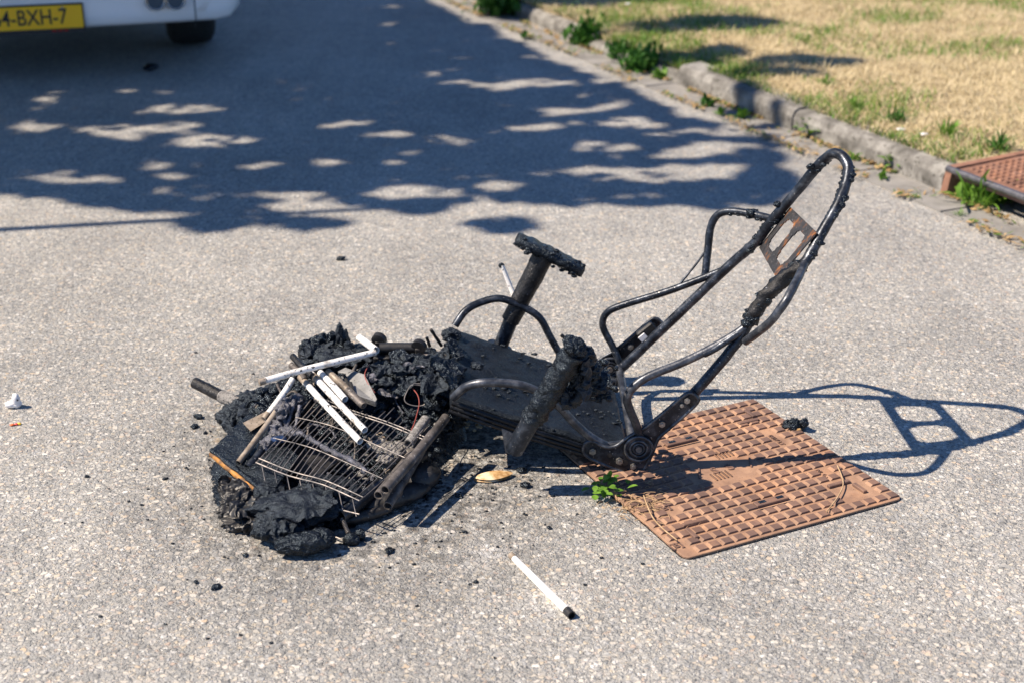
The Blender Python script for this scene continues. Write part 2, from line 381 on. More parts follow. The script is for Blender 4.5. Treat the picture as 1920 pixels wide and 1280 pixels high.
M['weed_dark'] = leafmat('weed_leaf_dark', None, (.03,.10,.015), (.07,.20,.03))
M['treeleaf'] = leafmat('tree_leaf', None, (.03,.08,.015), (.07,.15,.03))
M['bark'] = generic('bark', [(.3, (.05,.04,.03)), (.6, (.12,.10,.08)), (.8, (.2,.17,.14))], 14, (.8, .95), 0, 1, .02)
M['pole'] = generic('pole_paint', [(.3, (.22,.23,.23)), (.7, (.30,.31,.31))], 10, (.4, .6), .3, .1, .001)
m_, t_, b_ = mat('white_car_paint', (.74, .76, .78), .25); b_.inputs['Coat Weight'].default_value = .6
nn_ = noise_tex(t_, 3, 5); t_.links.new(ramp(t_, nn_.outputs['Fac'], [(.3, (.87,.88,.89)), (.7, (.92,.92,.93))]), b_.inputs['Base Color']); M['paint'] = m_
M['rubber'] = generic('tyre_rubber', [(.3, (.012,.012,.012)), (.7, (.03,.03,.03))], 40, (.7, .9), 0, .3, .002)
M['plastic'] = generic('bumper_plastic', [(.3, (.015,.015,.016)), (.7, (.035,.035,.036))], 60, (.55, .75), 0, .2, .001)
M['chrome'] = mat('tailpipe_chrome', (.35, .36, .38), .2, 1.0)[0]
M['pipe_in'] = mat('tailpipe_soot', (.01, .011, .013), .8)[0]
M['plate_yellow'] = generic('plate_yellow', [(.3, (.96,.52,.004)), (.7, (1.0,.56,.006))], 12, (.35, .5), 0, .05, .001)
M['ink'] = mat('plate_black', (.012, .012, .014), .45)[0]
M['glass'] = mat('car_glass', (.02, .025, .03), .05, 0, .8)[0]
M['lampred'] = mat('tail_lamp_red', (.35, .01, .01), .2)[0]
M['rim'] = mat('wheel_alloy', (.4, .41, .42), .35, .9)[0]

# ------------------------------------------------------------------ ground, gutter, kerb, verge
def kx(y): return 3.955 - .449 * y                     # foot of the kerb
KD = Vector((-.449, 1, 0)).normalized(); KN = Vector((KD.y, -KD.x, 0))  # along (away), across (towards the grass)
def kpt(y, off=0.0, z=0.0):
    p = Vector((kx(y), y, 0)) + KN * off; p.z = z; return p
mb = MB()
mb.add([(-60, -20, 0), (60, -20, 0), (60, 140, 0), (-60, 140, 0)], [(0, 1, 2, 3)], False)
tag(mb.build('road', M['asphalt']), kind='structure')

gut = empty('gutter'); tag(gut, kind='structure')
y = -4.0; i = 0
while y < 22:
    L = .5; mb = MB(); ln = L/ KD.y
    a0, a1 = y + .006, y + L - .006
    wv = -.165 + .03*noise.noise(Vector((y*2, 0, 3)))
    z = .008 + .004*noise.noise(Vector((y*3, 1, 0)))
    P = [kpt(a0, wv, 0), kpt(a0, -.004, 0), kpt(a1, -.004, 0), kpt(a1, wv, 0)]
    top = [p + Vector((0, 0, z)) for p in P]; low = [p - Vector((0, 0, .05)) for p in P]
    mb.add(low + top, [(4, 5, 6, 7), (0, 1, 5, 4), (1, 2, 6, 5), (2, 3, 7, 6), (3, 0, 4, 7)], False)
    mb.build('gutter_slab', M['gutter'], gut); y += L
kerb = empty('kerb'); tag(kerb, kind='structure')
GY0, GY1 = 4.33, 5.17                                  # the gully interrupts the kerb here
y = 5.175; stones = []
while y < 22: stones.append((y, y + .9)); y += .9
y = 4.325
while y > -4: stones.append((y - .9, y)); y -= .9
for (a, b) in stones:
    h = .102 + random.uniform(-.008, .008); sh = random.uniform(-.006, .006)
    if 6.9 < a < 7.8: h = .045
    if a > 7.8: h = .085; sh = .03
    prof = [(0, -.1), (0, h-.035), (.012, h-.008), (.030, h), (.125, h+.004), (.125, -.1)]
    n = len(prof); vs = []
    rows = 7
    for k in range(rows):
        yy = a + .005 + (b - a - .01)*k/(rows-1)
        for (o_, z_) in prof:
            wob = .006*noise.noise(Vector((yy*9, o_*30, z_*30))) if z_ > 0 else 0
            vs.append(kpt(yy, o_ + sh + wob, z_ + wob))
    fs = [tuple(range(n-1, -1, -1)), tuple((rows-1)*n + q for q in range(n))]
    for k in range(rows-1):
        for q in range(n-1): fs.append((k*n+q, k*n+q+1, k*n+n+q+1, k*n+n+q))
    mb = MB(); mb.add(vs, fs, False); mb.build('kerb_stone', M['concrete'], kerb)
# verge: an uneven sheet behind the kerb
NX, NY = 60, 110
vs = []; fs = []
for j in range(NY+1):
    yy = -4 + 26*(j/NY)
    for i in range(NX+1):
        o_ = .075 + (14*(i/NX)**2)
        p = kpt(yy, o_)
        z = .100 + .035*min(1, o_/.6) + .018*noise.noise(Vector((p.x*2.2, p.y*2.2, 0))) + .008*noise.noise(Vector((p.x*9, p.y*9, 2)))
        if i == 0: z = .05
        if 6.85 < yy < 7.85: z -= .05*max(0, 1 - o_/.5)
        p.z = z; vs.append(p)
for j in range(NY):
    for i in range(NX):
        a = j*(NX+1)+i; fs.append((a, a+1, a+NX+2, a+NX+1))
mb = MB(); mb.add(vs, fs); verge = mb.build('verge', M['soil']); tag(verge, kind='structure')
def verge_z(p, o_):
    z = .100 + .035*min(1, o_/.6) + .018*noise.noise(Vector((p.x*2.2, p.y*2.2, 0)))
    if 6.85 < p.y < 7.85: z -= .05*max(0, 1 - o_/.5)
    return z
# grass blades: straw with green patches
def blades(name, n, region, label):
    rnd = random.Random(11); V = []; F = []; col = []
    for k in range(n):
        yy, o_ = region(rnd)
        if 4.3 < yy < 5.2 and o_ < .46: continue
        p = kpt(yy, o_); p.z = verge_z(p, o_) - .004
        g = noise.noise(Vector((p.x*1.6, p.y*1.6, 5))) + .6*noise.noise(Vector((p.x*5, p.y*5, 9)))
        if yy > 7.0: g += .28*min(1, (yy-7.0))
        if o_ < .35: g += .22
        green = g + rnd.uniform(-.35, .35) > .33
        hgt = rnd.uniform(.010, .036)*(1.3 if green else 1); 
        if rnd.random() < .03: hgt *= 1.8
        a = rnd.uniform(0, 6.283); lean = rnd.uniform(.3, 1.9)*hgt
        wd = rnd.uniform(.0014, .0028); sx, sy = math.cos(a)*wd, math.sin(a)*wd
        lx, ly = -math.sin(a)*lean, math.cos(a)*lean
        b = len(V)
        V += [(p.x-sx, p.y-sy, p.z), (p.x+sx, p.y+sy, p.z), (p.x+lx*.45+sx*.8, p.y+ly*.45+sy*.8, p.z+hgt*.7), (p.x+lx*.45-sx*.8, p.y+ly*.45-sy*.8, p.z+hgt*.7), (p.x+lx, p.y+ly, p.z+hgt*.95)]
        F += [(b, b+1, b+2, b+3), (b+3, b+2, b+4)]
        if green: c = (rnd.uniform(.10, .22), rnd.uniform(.20, .32), rnd.uniform(.03, .07))
        else:
            q = rnd.random(); c = (.47+.22*q, .40+.20*q, .235+.17*q)
        col += [(*c, 1)]*5
    me = bpy.data.meshes.new(name); me.from_pydata(V, [], F); me.update()
    at_ = me.color_attributes.new('tint', 'FLOAT_COLOR', 'POINT'); at_.data.foreach_set('color', [x for c in col for x in c])
    o = link(name, me, M['grass']); tag(o, label, 'grass', kind='stuff'); return o
blades('verge_grass', 150000, lambda r: (r.uniform(4.0, 11.5), .06 + 3.6*r.random()**1.4), 'short dry straw coloured grass with green patches behind the kerb')

# ------------------------------------------------------------------ inspection cover with its tread blocks
CY, CELL = R(26.3), .03214
CA = Vector((math.cos(CY), math.sin(CY), 0)); CB = Vector((-math.sin(CY), math.cos(CY), 0)); C0 = Vector((.3736, 2.599, 0))
def cellpt(c, r, z=0): p = C0 + CA*c*CELL + CB*r*CELL; p.z = z; return p
def cellof(px, py):
    d = at(px, py, .008) - C0; return d.dot(CA)/CELL, d.dot(CB)/CELL
cover = empty('inspection_cover', cellpt(8.5, 8.5), CY)
tag(cover, 'rusty brown square iron inspection cover with tread blocks set in the road', 'manhole cover')
S2 = 9.08*CELL
def rrect(s, r, z, n=5):
    out = []
    for (cx, cy, a0) in ((s-r, s-r, 0), (-s+r, s-r, 90), (-s+r, -s+r, 180), (s-r, -s+r, 270)):
        for k in range(n+1):
            a = R(a0 + 90*k/n); out.append((cx + r*math.cos(a), cy + r*math.sin(a), z))
    return out
mb = MB(); l0 = rrect(S2, .015, -.03); l1 = rrect(S2, .015, .0052); l2 = rrect(S2-.0012, .0142, .0062); n = len(l0)
fs = [tuple(range(2*n, 3*n))]
for r_ in range(2):
    for i in range(n): j = (i+1) % n; fs.append((r_*n+i, r_*n+j, r_*n+n+j, r_*n+n+i))
mb.add(l0+l1+l2, fs, False); mb.build('plate', M['iron'], cover)
# seat ring left in the road, a hair below the plate
mb = MB(); q0 = rrect(S2+.0008, .0225, .002); q1 = rrect(S2+.0035, .025, .0015); 
mb.add(q0+q1, [(i, n+i, n+(i+1) % n, (i+1) % n) for i in range(n)], False); mb.build('joint', M['char'], cover)
blk = bpy.data.meshes.new('tread_block')
bh = .0044
blk.from_pydata([(-.0150,-.0110,0),(.0138,-.0110,0),(.0138,.0112,0),(-.0150,.0112,0),(-.0088,-.0098,bh),(.0126,-.0098,bh),(.0126,.0096,bh),(-.0088,.0096,bh)], [], [(4,5,6,7),(0,1,5,4),(1,2,6,5),(2,3,7,6),(3,0,4,7)])
blk.materials.append(M['iron_top']); blk.materials.append(M['iron']); blk.polygons[4].material_index = 1
skip = set()
for c in range(6, 12):
    for r in (8, 9): skip.add((c, r))
for c in (7, 8, 9, 10): skip |= {(c, 7), (c, 10)}
for (c, r) in ((14, 3), (15, 2), (15, 1), (14, 2), (15, 3), (16, 1), (14, 1)): skip.add((c, r)); skip.add((r, c)); skip.add((17-c, 17-r)); skip.add((17-r, 17-c))
def rnd_cells(pxs):
    for p in pxs:
        c, r = cellof(*p); skip.add((round(c), round(r)))
rnd_cells([(1445,815),(1455,824),(1466,832),(1537,884),(1547,889),(1240,950),(1252,955),(1262,1018),(1270,1025),(1276,1031)])
k1 = cellof(1277, 829); k2 = cellof(1447, 941)
for (kc, kr) in (k1, k2):
    for d in (-1, 0, 1): skip.add((round(kc)+d, round(kr)))
cover_blocks = 0
for c in range(18):
    for r in range(18):
        if (c, r) in skip: continue
        o = bpy.data.objects.new('tread_block', blk); C.objects.link(o); o.parent = cover
        o.location = ((c-8.5)*CELL, (r-8.5)*CELL, .0062); o.rotation_euler = (0, 0, random.uniform(-.02, .02))
        cover_blocks += 1
def loc(c, r, z): return Vector(((c-8.5)*CELL, (r-8.5)*CELL, z))
def bar(name, p, q, wd, h, z=.0062, m='iron_top'):
    mb = MB(); d = (q-p); L = d.length; a = math.atan2(d.y, d.x)
    mb.box((p+q)/2 + Vector((0, 0, h/2+z)), (L, wd, h), Matrix.Rotation(a, 4, 'Z'), .0015)
    return mb.build(name, M[m], cover)
for (sx, sy) in ((1, 1), (1, -1), (-1, 1), (-1, -1)):         # arrow bars in the corners
    def mir(c, r): return loc(8.5 + sx*(c-8.5), 8.5 + sy*(r-8.5), 0)
    bar('arrow_bar', mir(13.7, 14.1), mir(15.6, 14.1), .011, .0075); bar('arrow_bar', mir(15.6, 15.9), mir(15.6, 14.6), .011, .0075)
for (kc, kr), s_ in ((k1, -1), (k2, -1)):                     # lifting slots
    bar('lifting_bar', loc(kc-1.35, kr+.1, 0), loc(kc+1.35, kr+.1, 0), .020, .0075)
    bar('slot', loc(kc-1.5, kr-.45, 0), loc(kc+1.5, kr-.45, 0), .0035, .0012, .006, 'char')
    for d in (-.75, .75): bar('key_hole', loc(kc+d-.3, kr+.12, 0), loc(kc+d+.3, kr+.12, 0), .010, .0012, .0135, 'char')
for k in range(5):                                            # ribs beside the makers mark
    for (c, r) in ((7.2, 7.3), (9.2, 10.0)):
        bar('rib', loc(c+k*.32, r, 0), loc(c+k*.32, r+1.0, 0), .003, .004)
bar('mark_bar', loc(6.2, 8.1, 0), loc(7.0, 9.4, 0), .005, .004)
bar('mark_bar', loc(10.6, 7.9, 0), loc(11.3, 9.2, 0), .005, .004)
def text_part(name, body, p, size, rz, matl, parent, depth=.0012, tilt=None):
    cu = bpy.data.curves.new(name, 'FONT'); cu.body = body; cu.size = size; cu.extrude = depth; cu.align_x = 'CENTER'; cu.align_y = 'CENTER'; cu.offset = size*(.006 if size < .09 else .008)
    tmp = bpy.data.objects.new('tmp', cu); C.objects.link(tmp)
    dg = bpy.context.evaluated_depsgraph_get(); me = bpy.data.meshes.new_from_object(tmp.evaluated_get(dg))
    bpy.data.objects.remove(tmp); me.name = name
    o = link(name, me, matl, parent); o.location = p; o.rotation_euler = tilt if tilt else (0, 0, rz)
    return o
c, r = cellof(1456, 824); text_part('cast_lettering', '0417 LT', loc(c, r, .0075), .017, R(-90), M['iron_top'], cover)
c, r = cellof(1542, 887); text_part('cast_lettering', 'NL GS', loc(c, r, .0075), .016, R(-90), M['iron_top'], cover)
c, r = cellof(1246, 952); text_part('cast_lettering', '[B]', loc(c, r, .0075), .026, 0, M['iron_top'], cover)
c, r = cellof(1268, 1022); text_part('cast_lettering', '[B]', loc(c, r, .0075), .026, 0, M['iron_top'], cover)
text_part('cast_lettering', 'S  S', loc(8.5, 8.6, .0075), .04, 0, M['iron_top'], cover)

# ------------------------------------------------------------------ kerb gully
gl = empty('road_gully', kpt(4.75, 0, 0)); tag(gl, 'rusty cast iron kerb gully with gridded lid and open mouth', 'drain')
def gp(y, off, z): return kpt(y, off, z) - gl.location
TOPF, TOPB = .112, .132
for (ya, yb) in ((5.165, 5.135), (4.365, 4.335)):
    P = [gp(ya, -.03, -.03), gp(yb, -.03, -.03), gp(yb, .42, -.03), gp(ya, .42, -.03), gp(ya, -.005, TOPF), gp(yb, -.005, TOPF), gp(yb, .42, TOPB), gp(ya, .42, TOPB)]
    mb = MB(); mb.add(P, [(0,1,5,4),(1,2,6,5),(2,3,7,6),(3,0,4,7),(4,5,6,7)], False); mb.build('cheek', M['gully'], gl)
mb = MB(); mb.add([gp(5.13, .30, -.05), gp(4.37, .30, -.05), gp(4.37, .30, TOPB-.02), gp(5.13, .30, TOPB-.02)], [(0, 1, 2, 3)], False); mb.build('back_wall', M['pipe_in'], gl)
mb = MB(); mb.tube([gp(5.165, .0, TOPF-.012), gp(4.335, .0, TOPF-.008)], .0135, n=12, sub=1); mb.build('nosing', M['gully_edge'], gl)
mb = MB(); P = [gp(5.13, .004, .075), gp(4.37, .004, .075), gp(4.37, .004, TOPF-.02), gp(5.13, .004, TOPF-.02)]
mb.add(P + [p + KN*.02 for p in P], [(0,1,2,3),(7,6,5,4),(0,4,5,1)], False); mb.build('lintel', M['gully'], gl)
mb = MB(); P = [gp(5.13, .018, TOPF-.006), gp(4.37, .018, TOPF-.006), gp(4.37, .40, TOPB-.004), gp(5.13, .40, TOPB-.004)]
mb.add(P, [(3, 2, 1, 0)], False); mb.build('lid', M['gully'], gl)
lug = bpy.data.meshes.new('lid_lug')
lug.from_pydata([(-.009,-.009,0),(.009,-.009,0),(.009,.009,0),(-.009,.009,0),(-.006,-.006,.006),(.006,-.006,.006),(.006,.006,.006),(-.006,.006,.006)], [], [(4,5,6,7),(0,1,5,4),(1,2,6,5),(2,3,7,6),(3,0,4,7)]); lug.materials.append(M['gully'])
for i in range(26):
    for j in range(11):
        yy = 5.10 - i*.0277; o_ = .055 + j*.031
        ob = bpy.data.objects.new('lid_lug', lug); C.objects.link(ob); ob.parent = gl
        ob.location = gp(yy, o_, TOPF-.006 + (o_-.018)/.382*(TOPB-TOPF+.002)); ob.rotation_euler = (0, 0, math.atan2(KD.y, KD.x))

# ------------------------------------------------------------------ tree and lamp post left of the view (they cast the shade)
shade = [  # patches of shade as they lie on the road: centre x, y, half length, half depth (metres)
]
lit = [(250,243,105,11),(400,268,34,9),(345,205,62,6),(335,325,36,7),(505,310,26,6),(590,105,90,10),(965,158,115,8),(652,235,22,4),(835,267,28,5),
       (775,355,62,8),(1155,205,46,6),(1185,230,55,7),(1010,241,55,6),(1325,252,120,7),(1200,322,175,12),(1150,277,55,6),(1390,240,60,5),(545,378,105,13),(930,347,45,8),
       (1045,210,40,4),(625,305,22,5),(1330,285,90,9),(730,262,25,4),(90,335,60,6),(60,240,40,4),(190,335,30,5),(960,345,30,6),(300,305,25,4)]
def ell(px, py, hw, hh):
    c = at(px, py); e = at(px+hw, py); f = at(px, py-hh); return (c.x, c.y, abs(e.x-c.x), abs(f.y-c.y))
LIT = [(a, b, c+.045, d+.035) for (a, b, c, d) in (ell(*q) for q in lit)]
edge_px = [(-700,330),(-200,345),(0,358),(120,374),(240,393),(380,396),(450,384),(640,386),(700,391),(850,387),(930,380),(1060,379),(1200,384),(1330,389),(1400,384),(1450,372),(1500,350)]
EDGE = [at(*p) for p in edge_px]
ISL = [ell(*q) for q in ((540,420,140,13),(930,424,108,11),(430,408,60,8),(1530,160,110,12),(1350,88,120,12),(1200,35,170,12),(1150,10,140,10),(1330,135,90,10),(1000,30,60,14),(1400,205,60,9),(1480,185,50,7),(1450,240,70,5))]
def edge_y(x):
    for a, b in zip(EDGE, EDGE[1:]):
        if a.x <= x <= b.x: return a.y + (b.y-a.y)*(x-a.x)/(b.x-a.x)
    return 99 if x > EDGE[-1].x else EDGE[0].y
def in_e(x, y, e, k=1.0): return ((x-e[0])/(e[2]*k))**2 + ((y-e[1])/(e[3]*k))**2 < 1
def shaded(x, y):
    q = Vector((x*2.6, y*2.6, 0)); q2 = q*2.7
    dens = .25 if noise.noise(Vector((x*3.4, y*6.5, 21))) > .36 else 1
    xe, ye = x + .05*noise.noise(q2), y + .05*noise.noise(q2 + Vector((7, 3, 1)))
    x += .16*noise.noise(q) + .07*noise.noise(q2); y += .13*noise.noise(q + Vector((7, 3, 1))) + .07*noise.noise(q2 + Vector((7, 3, 1)))
    if any(in_e(x, y, e) for e in ISL): return .75
    lim = 1.55 - .62*(y-5.2) if y < 7.0 else .45 - .42*(y-7.0)
    if x > lim: return 0
    if ye < edge_y(xe): return 0
    if any(in_e(x, y, e) for e in LIT): return .03
    return dens
KT = 1/math.tan(SUN_EL); HD = Vector((math.cos(SUN_AZ), math.sin(SUN_AZ), 0))
tree = empty('street_tree', (-6.1, 7.1, 0)); tag(tree, 'leafy street tree whose dappled shade falls on the road by the car', 'tree')
rnd = random.Random(5); V = []; F = []; cnt = 0; tries = 0
TC = Vector((-1.4, 8.3, 0)); TO = tree.location
while cnt < 60000 and tries < 900000:
    tries += 1
    x = rnd.uniform(-5.5, 2.1); y = rnd.uniform(4.6, 12.5)
    s_ = shaded(x, y)
    if s_ <= 0 or rnd.random() > s_: continue
    rr = min(1, math.hypot((x-TC.x)/4.3, (y-TC.y)/4.6)); hh = .35 + 1.5*math.sqrt(max(0, 1-rr*rr))
    z = 4.7 + rnd.uniform(-1, 1)*hh
    p = Vector((x, y, 0)) - HD*(z*KT); p.z = z
    L = rnd.uniform(.085, .14); d = Vector((rnd.gauss(0, 1), rnd.gauss(0, 1), rnd.gauss(0, .6))).normalized(); u = d.cross(Vector((rnd.gauss(0, .5), rnd.gauss(0, .5), 1))).normalized()*L*.36
    p -= TO; b = len(V)
    V += [p - d*L*.5, p + u, p + d*L*.5, p - u]; F.append((b, b+1, b+2, b+3)); cnt += 1
me = bpy.data.meshes.new('crown'); me.from_pydata([tuple(v) for v in V], [], F); me.update()
cr = link('crown', me, M['treeleaf'], tree); tag(cr, kind='stuff')
mb = MB(); mb.tube([(0, 0, -.1), (.03, .02, .8), (-.02, .05, 1.8), (.1, 0, 2.9), (.25, .1, 4.2)], .17, n=14, rough=.15, freq=5, taper=(1.1, .5)); mb.build('trunk', M['bark'], tree)
for k in range(14):                                       # limbs reach into the thick of the crown
    while True:
        q = V[rnd.randrange(len(V))]; w_ = q + TO; g_ = w_ + HD*(w_.z*KT)
        if g_.y > edge_y(g_.x) + .7 and g_.x < .2: break
    z0 = rnd.uniform(2.3, 4.0); st_ = Vector((.08, .04, z0)); md = st_.lerp(q, .5) + Vector((0, 0, .25))
    mb = MB(); mb.tube([st_, md, q], .05, n=8, sub=5, taper=(1, .25)); mb.build('limb', M['bark'], tree)
A0 = at(0, 431); lp = empty('lamp_post', A0 - HD*2.4 + Vector((0, 0, 0))); lp.location.z = 0
tag(lp, 'slim grey lamp post whose thin straight shadow crosses the road', 'lamp post')
mb = MB(); mb.tube([(0, 0, -.1), (0, 0, 1.0)], .05, n=14, sub=2); mb.build('base_sleeve', M['pole'], lp)
mb = MB(); mb.tube([(0, 0, 1.0), (0, 0, 4.75)], .028, n=14, sub=2, taper=(1, .75)); mb.build('pole', M['pole'], lp)
mb = MB(); mb.lump((.0, .0, 4.80), (.12, .12, .07), 2, 0, 1); mb.build('lantern', M['pole'], lp)

# ------------------------------------------------------------------ parked car
car = empty('parked_car'); 
ca = R(16)                                                # heading away and a little left
CF = Vector((-math.sin(ca), math.cos(ca), 0)); CR = Vector((math.cos(ca), math.sin(ca), 0))
pr_ = atY(155, 30, 6.99)                                  # right end of the number plate
car.location = Vector((pr_.x, pr_.y, 0)) - CR*.12 + CF*.02
tag(car, 'white car parked with its rear bumper and yellow plate towards the burnt seat', 'car'); car.rotation_euler = (0, 0, ca)
# local axes: x right, y forward, z up; the rear bumper face is at y = 0
HW = .88
def car_section(yy, zs, hw):                              # half outline from the sill up over the roof
    return [(hw*k, yy, z) for (k, z) in zs]
secs = []
def body(y, w, sill, belt, roof, rw):
    half = [(w*.93, sill), (w*.985, sill+.06), (w, sill+.18), (w, belt-.12), (w*.97, belt), (rw, roof-.10), (rw*.88, roof-.02), (rw*.5, roof)]
    return [(x, y, z) for x, z in half] + [(-x, y, z) for x, z in reversed(half)]
S_ = [body(.0, HW*.86, .33, .93, .98, .70), body(.05, HW*.93, .32, .95, 1.02, .72), body(.16, HW*.985, .31, .97, 1.12, .70), body(.45, HW, .30, .98, 1.40, .64), body(.9, HW, .29, .98, 1.47, .64),
      body(1.9, HW, .20, .97, 1.49, .65), body(2.7, HW, .20, .96, 1.42, .62), body(3.2, HW, .20, .95, 1.02, .70), body(3.9, HW*.97, .21, .86, .90, .68), body(4.2, HW*.85, .25, .70, .74, .6)]
n = len(S_[0]); vs = [p for s in S_ for p in s]; fs = []
for k in range(len(S_)-1):
    for i in range(n): j = (i+1) % n; fs.append((k*n+j, k*n+i, k*n+n+i, k*n+n+j))
fs.append(tuple(range(n))); fs.append(tuple(reversed([(len(S_)-1)*n+i for i in range(n)])))
mb = MB(); mb.add(vs, fs); mb.build('body', M['paint'], car)
# bumper: a rounded bar with a lower lip, wrapping the corners
def bump_path(inset=0.0):
    out = []
    for k in range(25):
        t = -1 + 2*k/24; x = t*(HW+.035); yb = -.075 + .05*t*t + (.40*max(0, abs(t)-.86)/.14)**2*2.2
        out.append((x, yb+inset))
    return out
prof = [(.10, .275), (.02, .278), (-.005, .295), (-.012, .34), (-.016, .40), (-.020, .455), (-.045, .470), (-.048, .56), (-.03, .60), (.06, .62)]
vs = []; fs = []; path = bump_path()
for (x, yb) in path:
    for (o_, z) in prof: vs.append((x*(1 - max(0, o_)*.3), yb + o_ + .06, z))
n = len(prof)
for k in range(len(path)-1):
    for i in range(n-1): fs.append((k*n+i, k*n+n+i, k*n+n+i+1, k*n+i+1))
mb = MB(); mb.add(vs, fs); bp = mb.build('bumper', M['paint'], car)
mb = MB()                                                 # dark rib strip above the plate
for k in range(34): 
    mb.box((-.62 + k*.032, -.062, .475), (.012, .012, .03), None)
mb.build('step_strip', M['plastic'], bp)
mb = MB(); mb.box((0, .42, .30), (1.40, .30, .03), None, .008); mb.build('under_tray', M['plastic'], car)
mb = MB(); mb.box((0, .85, .28), (1.2, .9, .06), None, .02); mb.build('underbody', M['plastic'], car)
# number plate, left part runs out of the picture
PLX, PLZ = -.14, .335
mb = MB(); mb.box((PLX, -.038, PLZ), (.535, .012, .142), None, .004); ph = mb.build('plate_holder', M['plastic'], car)
mb = MB(); mb.box((PLX, -.047, PLZ+.008), (.52, .008, .110), None, .003); npl = mb.build('number_plate', M['plate_yellow'], car)
text_part('plate_lettering', '64-BXH-7', (PLX+.016, -.0525, PLZ+.008), .104, 0, M['ink'], npl, .0008, (R(90), 0, 0))
npl.children[0].scale = (.80, 1, 1)
mb = MB()
for k in range(3): mb.box((-.02+k*.028, -.0455, PLZ-.057), (.018, .002, .009), None)
mb.build('dealer_mark', M['lampred'], ph)
for dx in (-.17, .17):
    mb = MB(); mb.disc((PLX+dx, -.0515, PLZ+.052), (0, 1, 0), .006, .003, 12); mb.build('screw', M['zinc'], npl)
for x in (.47, .565):                                     # twin tailpipes set in the bumper
    mb = MB(); mb.tube([(x+.044*math.cos(k*math.pi/16), -.048, .400+.044*math.sin(k*math.pi/16)) for k in range(33)], .006, n=8, sub=1); tp = mb.build('tailpipe', M['chrome'], car)
    mb = MB(); mb.disc((x, -.030, .400), (0, 1, 0), .044, .03, 28); mb.build('bore', mat('tailpipe_bore', (.035, .07, .105), .35)[0], tp)
mb = MB(); mb.tube([(.655, -.03, .44), (.658, -.028, .30), (.65, -.0, .25)], .003, n=6, sub=3); mb.build('bumper_joint', M['plastic'], bp)
for sx in (-1, 1):
    for yy in (.92, 3.45):
        wx = sx*(HW-.20); mb = MB()
        prof_w = [(-.12, .20), (-.128, .27), (-.105, .305), (-.06, .315), (.06, .315), (.105, .305), (.128, .27), (.12, .20)]
        vs = []; fs = []; nn = 40
        for k in range(nn):
            a = 2*math.pi*k/nn
            for (o_, r_) in prof_w: vs.append((wx + o_, yy + r_*math.sin(a), .315 + r_*math.cos(a)))
        q = len(prof_w)
        for k in range(nn):
            k2 = (k+1) % nn
            for i in range(q-1): fs.append((k*q+i, k*q+i+1, k2*q+i+1, k2*q+i))
        mb.add(vs, fs); wh = empty('wheel', (0, 0, 0)); wh.parent = car
        mb.build('tyre', M['rubber'], wh)
        mb = MB(); mb.disc((wx, yy, .315), (1, 0, 0), .205, .17, 28); mb.build('rim', M['rim'], wh)
    mb = MB(); mb.box((sx*.74, .03, .78), (.16, .06, .24), None, .02); mb.build('tail_lamp', M['lampred'], car)
mb = MB(); mb.add([(-.60, .10, 1.0), (.60, .10, 1.0), (.56, .40, 1.36), (-.56, .40, 1.36)], [(0, 1, 2, 3)], False); mb.build('rear_window', M['glass'], car)

# ================================================================== the burnt seat
seat = empty('burnt_chair', (.05, 3.16, 0))
tag(seat, 'burnt out chair skeleton with bent black tube backrest tipped over on the road', 'chair')
SO = seat.location
class SB(MB):
    def part(s, name, m, parent=None):
        par = parent or seat
        s.v = [tuple(Vector(p) - SO) for p in s.v]
        return s.build(name, M[m], par)
def T(pts, r, name, m, **kw):
    b = SB(); b.tube([atY(*p) for p in pts], r, **kw); return b.part(name, m)
# --- seat board
NL, FL, FR, NR = Vector((-.136, 2.968, .188)), Vector((-.160, 3.365, .208)), Vector((.268, 3.385, .036)), Vector((.285, 2.985, .028))
bn = (NR-NL).cross(FL-NL).normalized()
b = SB(); G = 44
for side in (0, 1):
    vs = []; fs = []
    for j in range(G+1):
        for i in range(G+1):
            u, v = i/G, j/G
            p = NL.lerp(NR, u).lerp(FL.lerp(FR, u), v)
            e = min(u, 1-u, v, 1-v); rnd_ = .010*max(0, 1 - e/.035)**2
            if side == 0:
                h = .004*noise.noise(p*30) + .0035*abs(noise.noise(p*85)) + .012*max(0, noise.noise(p*16+Vector((4, 0, 0)))-.25)
                h += .02*max(0, .10-v)/.10*(u < .75)*.35
                p = p + bn*(h - rnd_)
            else: p = p - bn*(.030 - rnd_*.8)
            vs.append(p)
    for j in range(G):
        for i in range(G):
            a = j*(G+1)+i; f = (a, a+1, a+G+2, a+G+1); fs.append(f if side == 0 else f[::-1])
    b.add(vs, fs)
ring = [i for i in range(G+1)] + [(j)*(G+1)+G for j in range(1, G+1)] + [G*(G+1)+i for i in range(G-1, -1, -1)] + [j*(G+1) for j in range(G-1, 0, -1)]
off = (G+1)**2
b.f += [(ring[k], off+ring[k], off+ring[(k+1) % len(ring)], ring[(k+1) % len(ring)]) for k in range(len(ring))]; b.smooth += [False]*len(ring)
board = b.part('seat_board', 'pad')
for k in range(3):                                        # plies of the near edge standing out
    b = SB(); o_ = -bn*(.006+.010*k) + Vector((0, -.004, 0))
    b.tube([NL+o_+Vector((0, -.002*k, 0)), NL.lerp(NR, .35)+o_+Vector((0, -.010, 0)), NL.lerp(NR, .72)+o_+Vector((0, -.008, 0)), NR+o_], .0055, n=8, rough=.25, freq=60, seed=k); b.part('edge_ply', 'steel_crust', board)
b = SB(); rnd = random.Random(3)
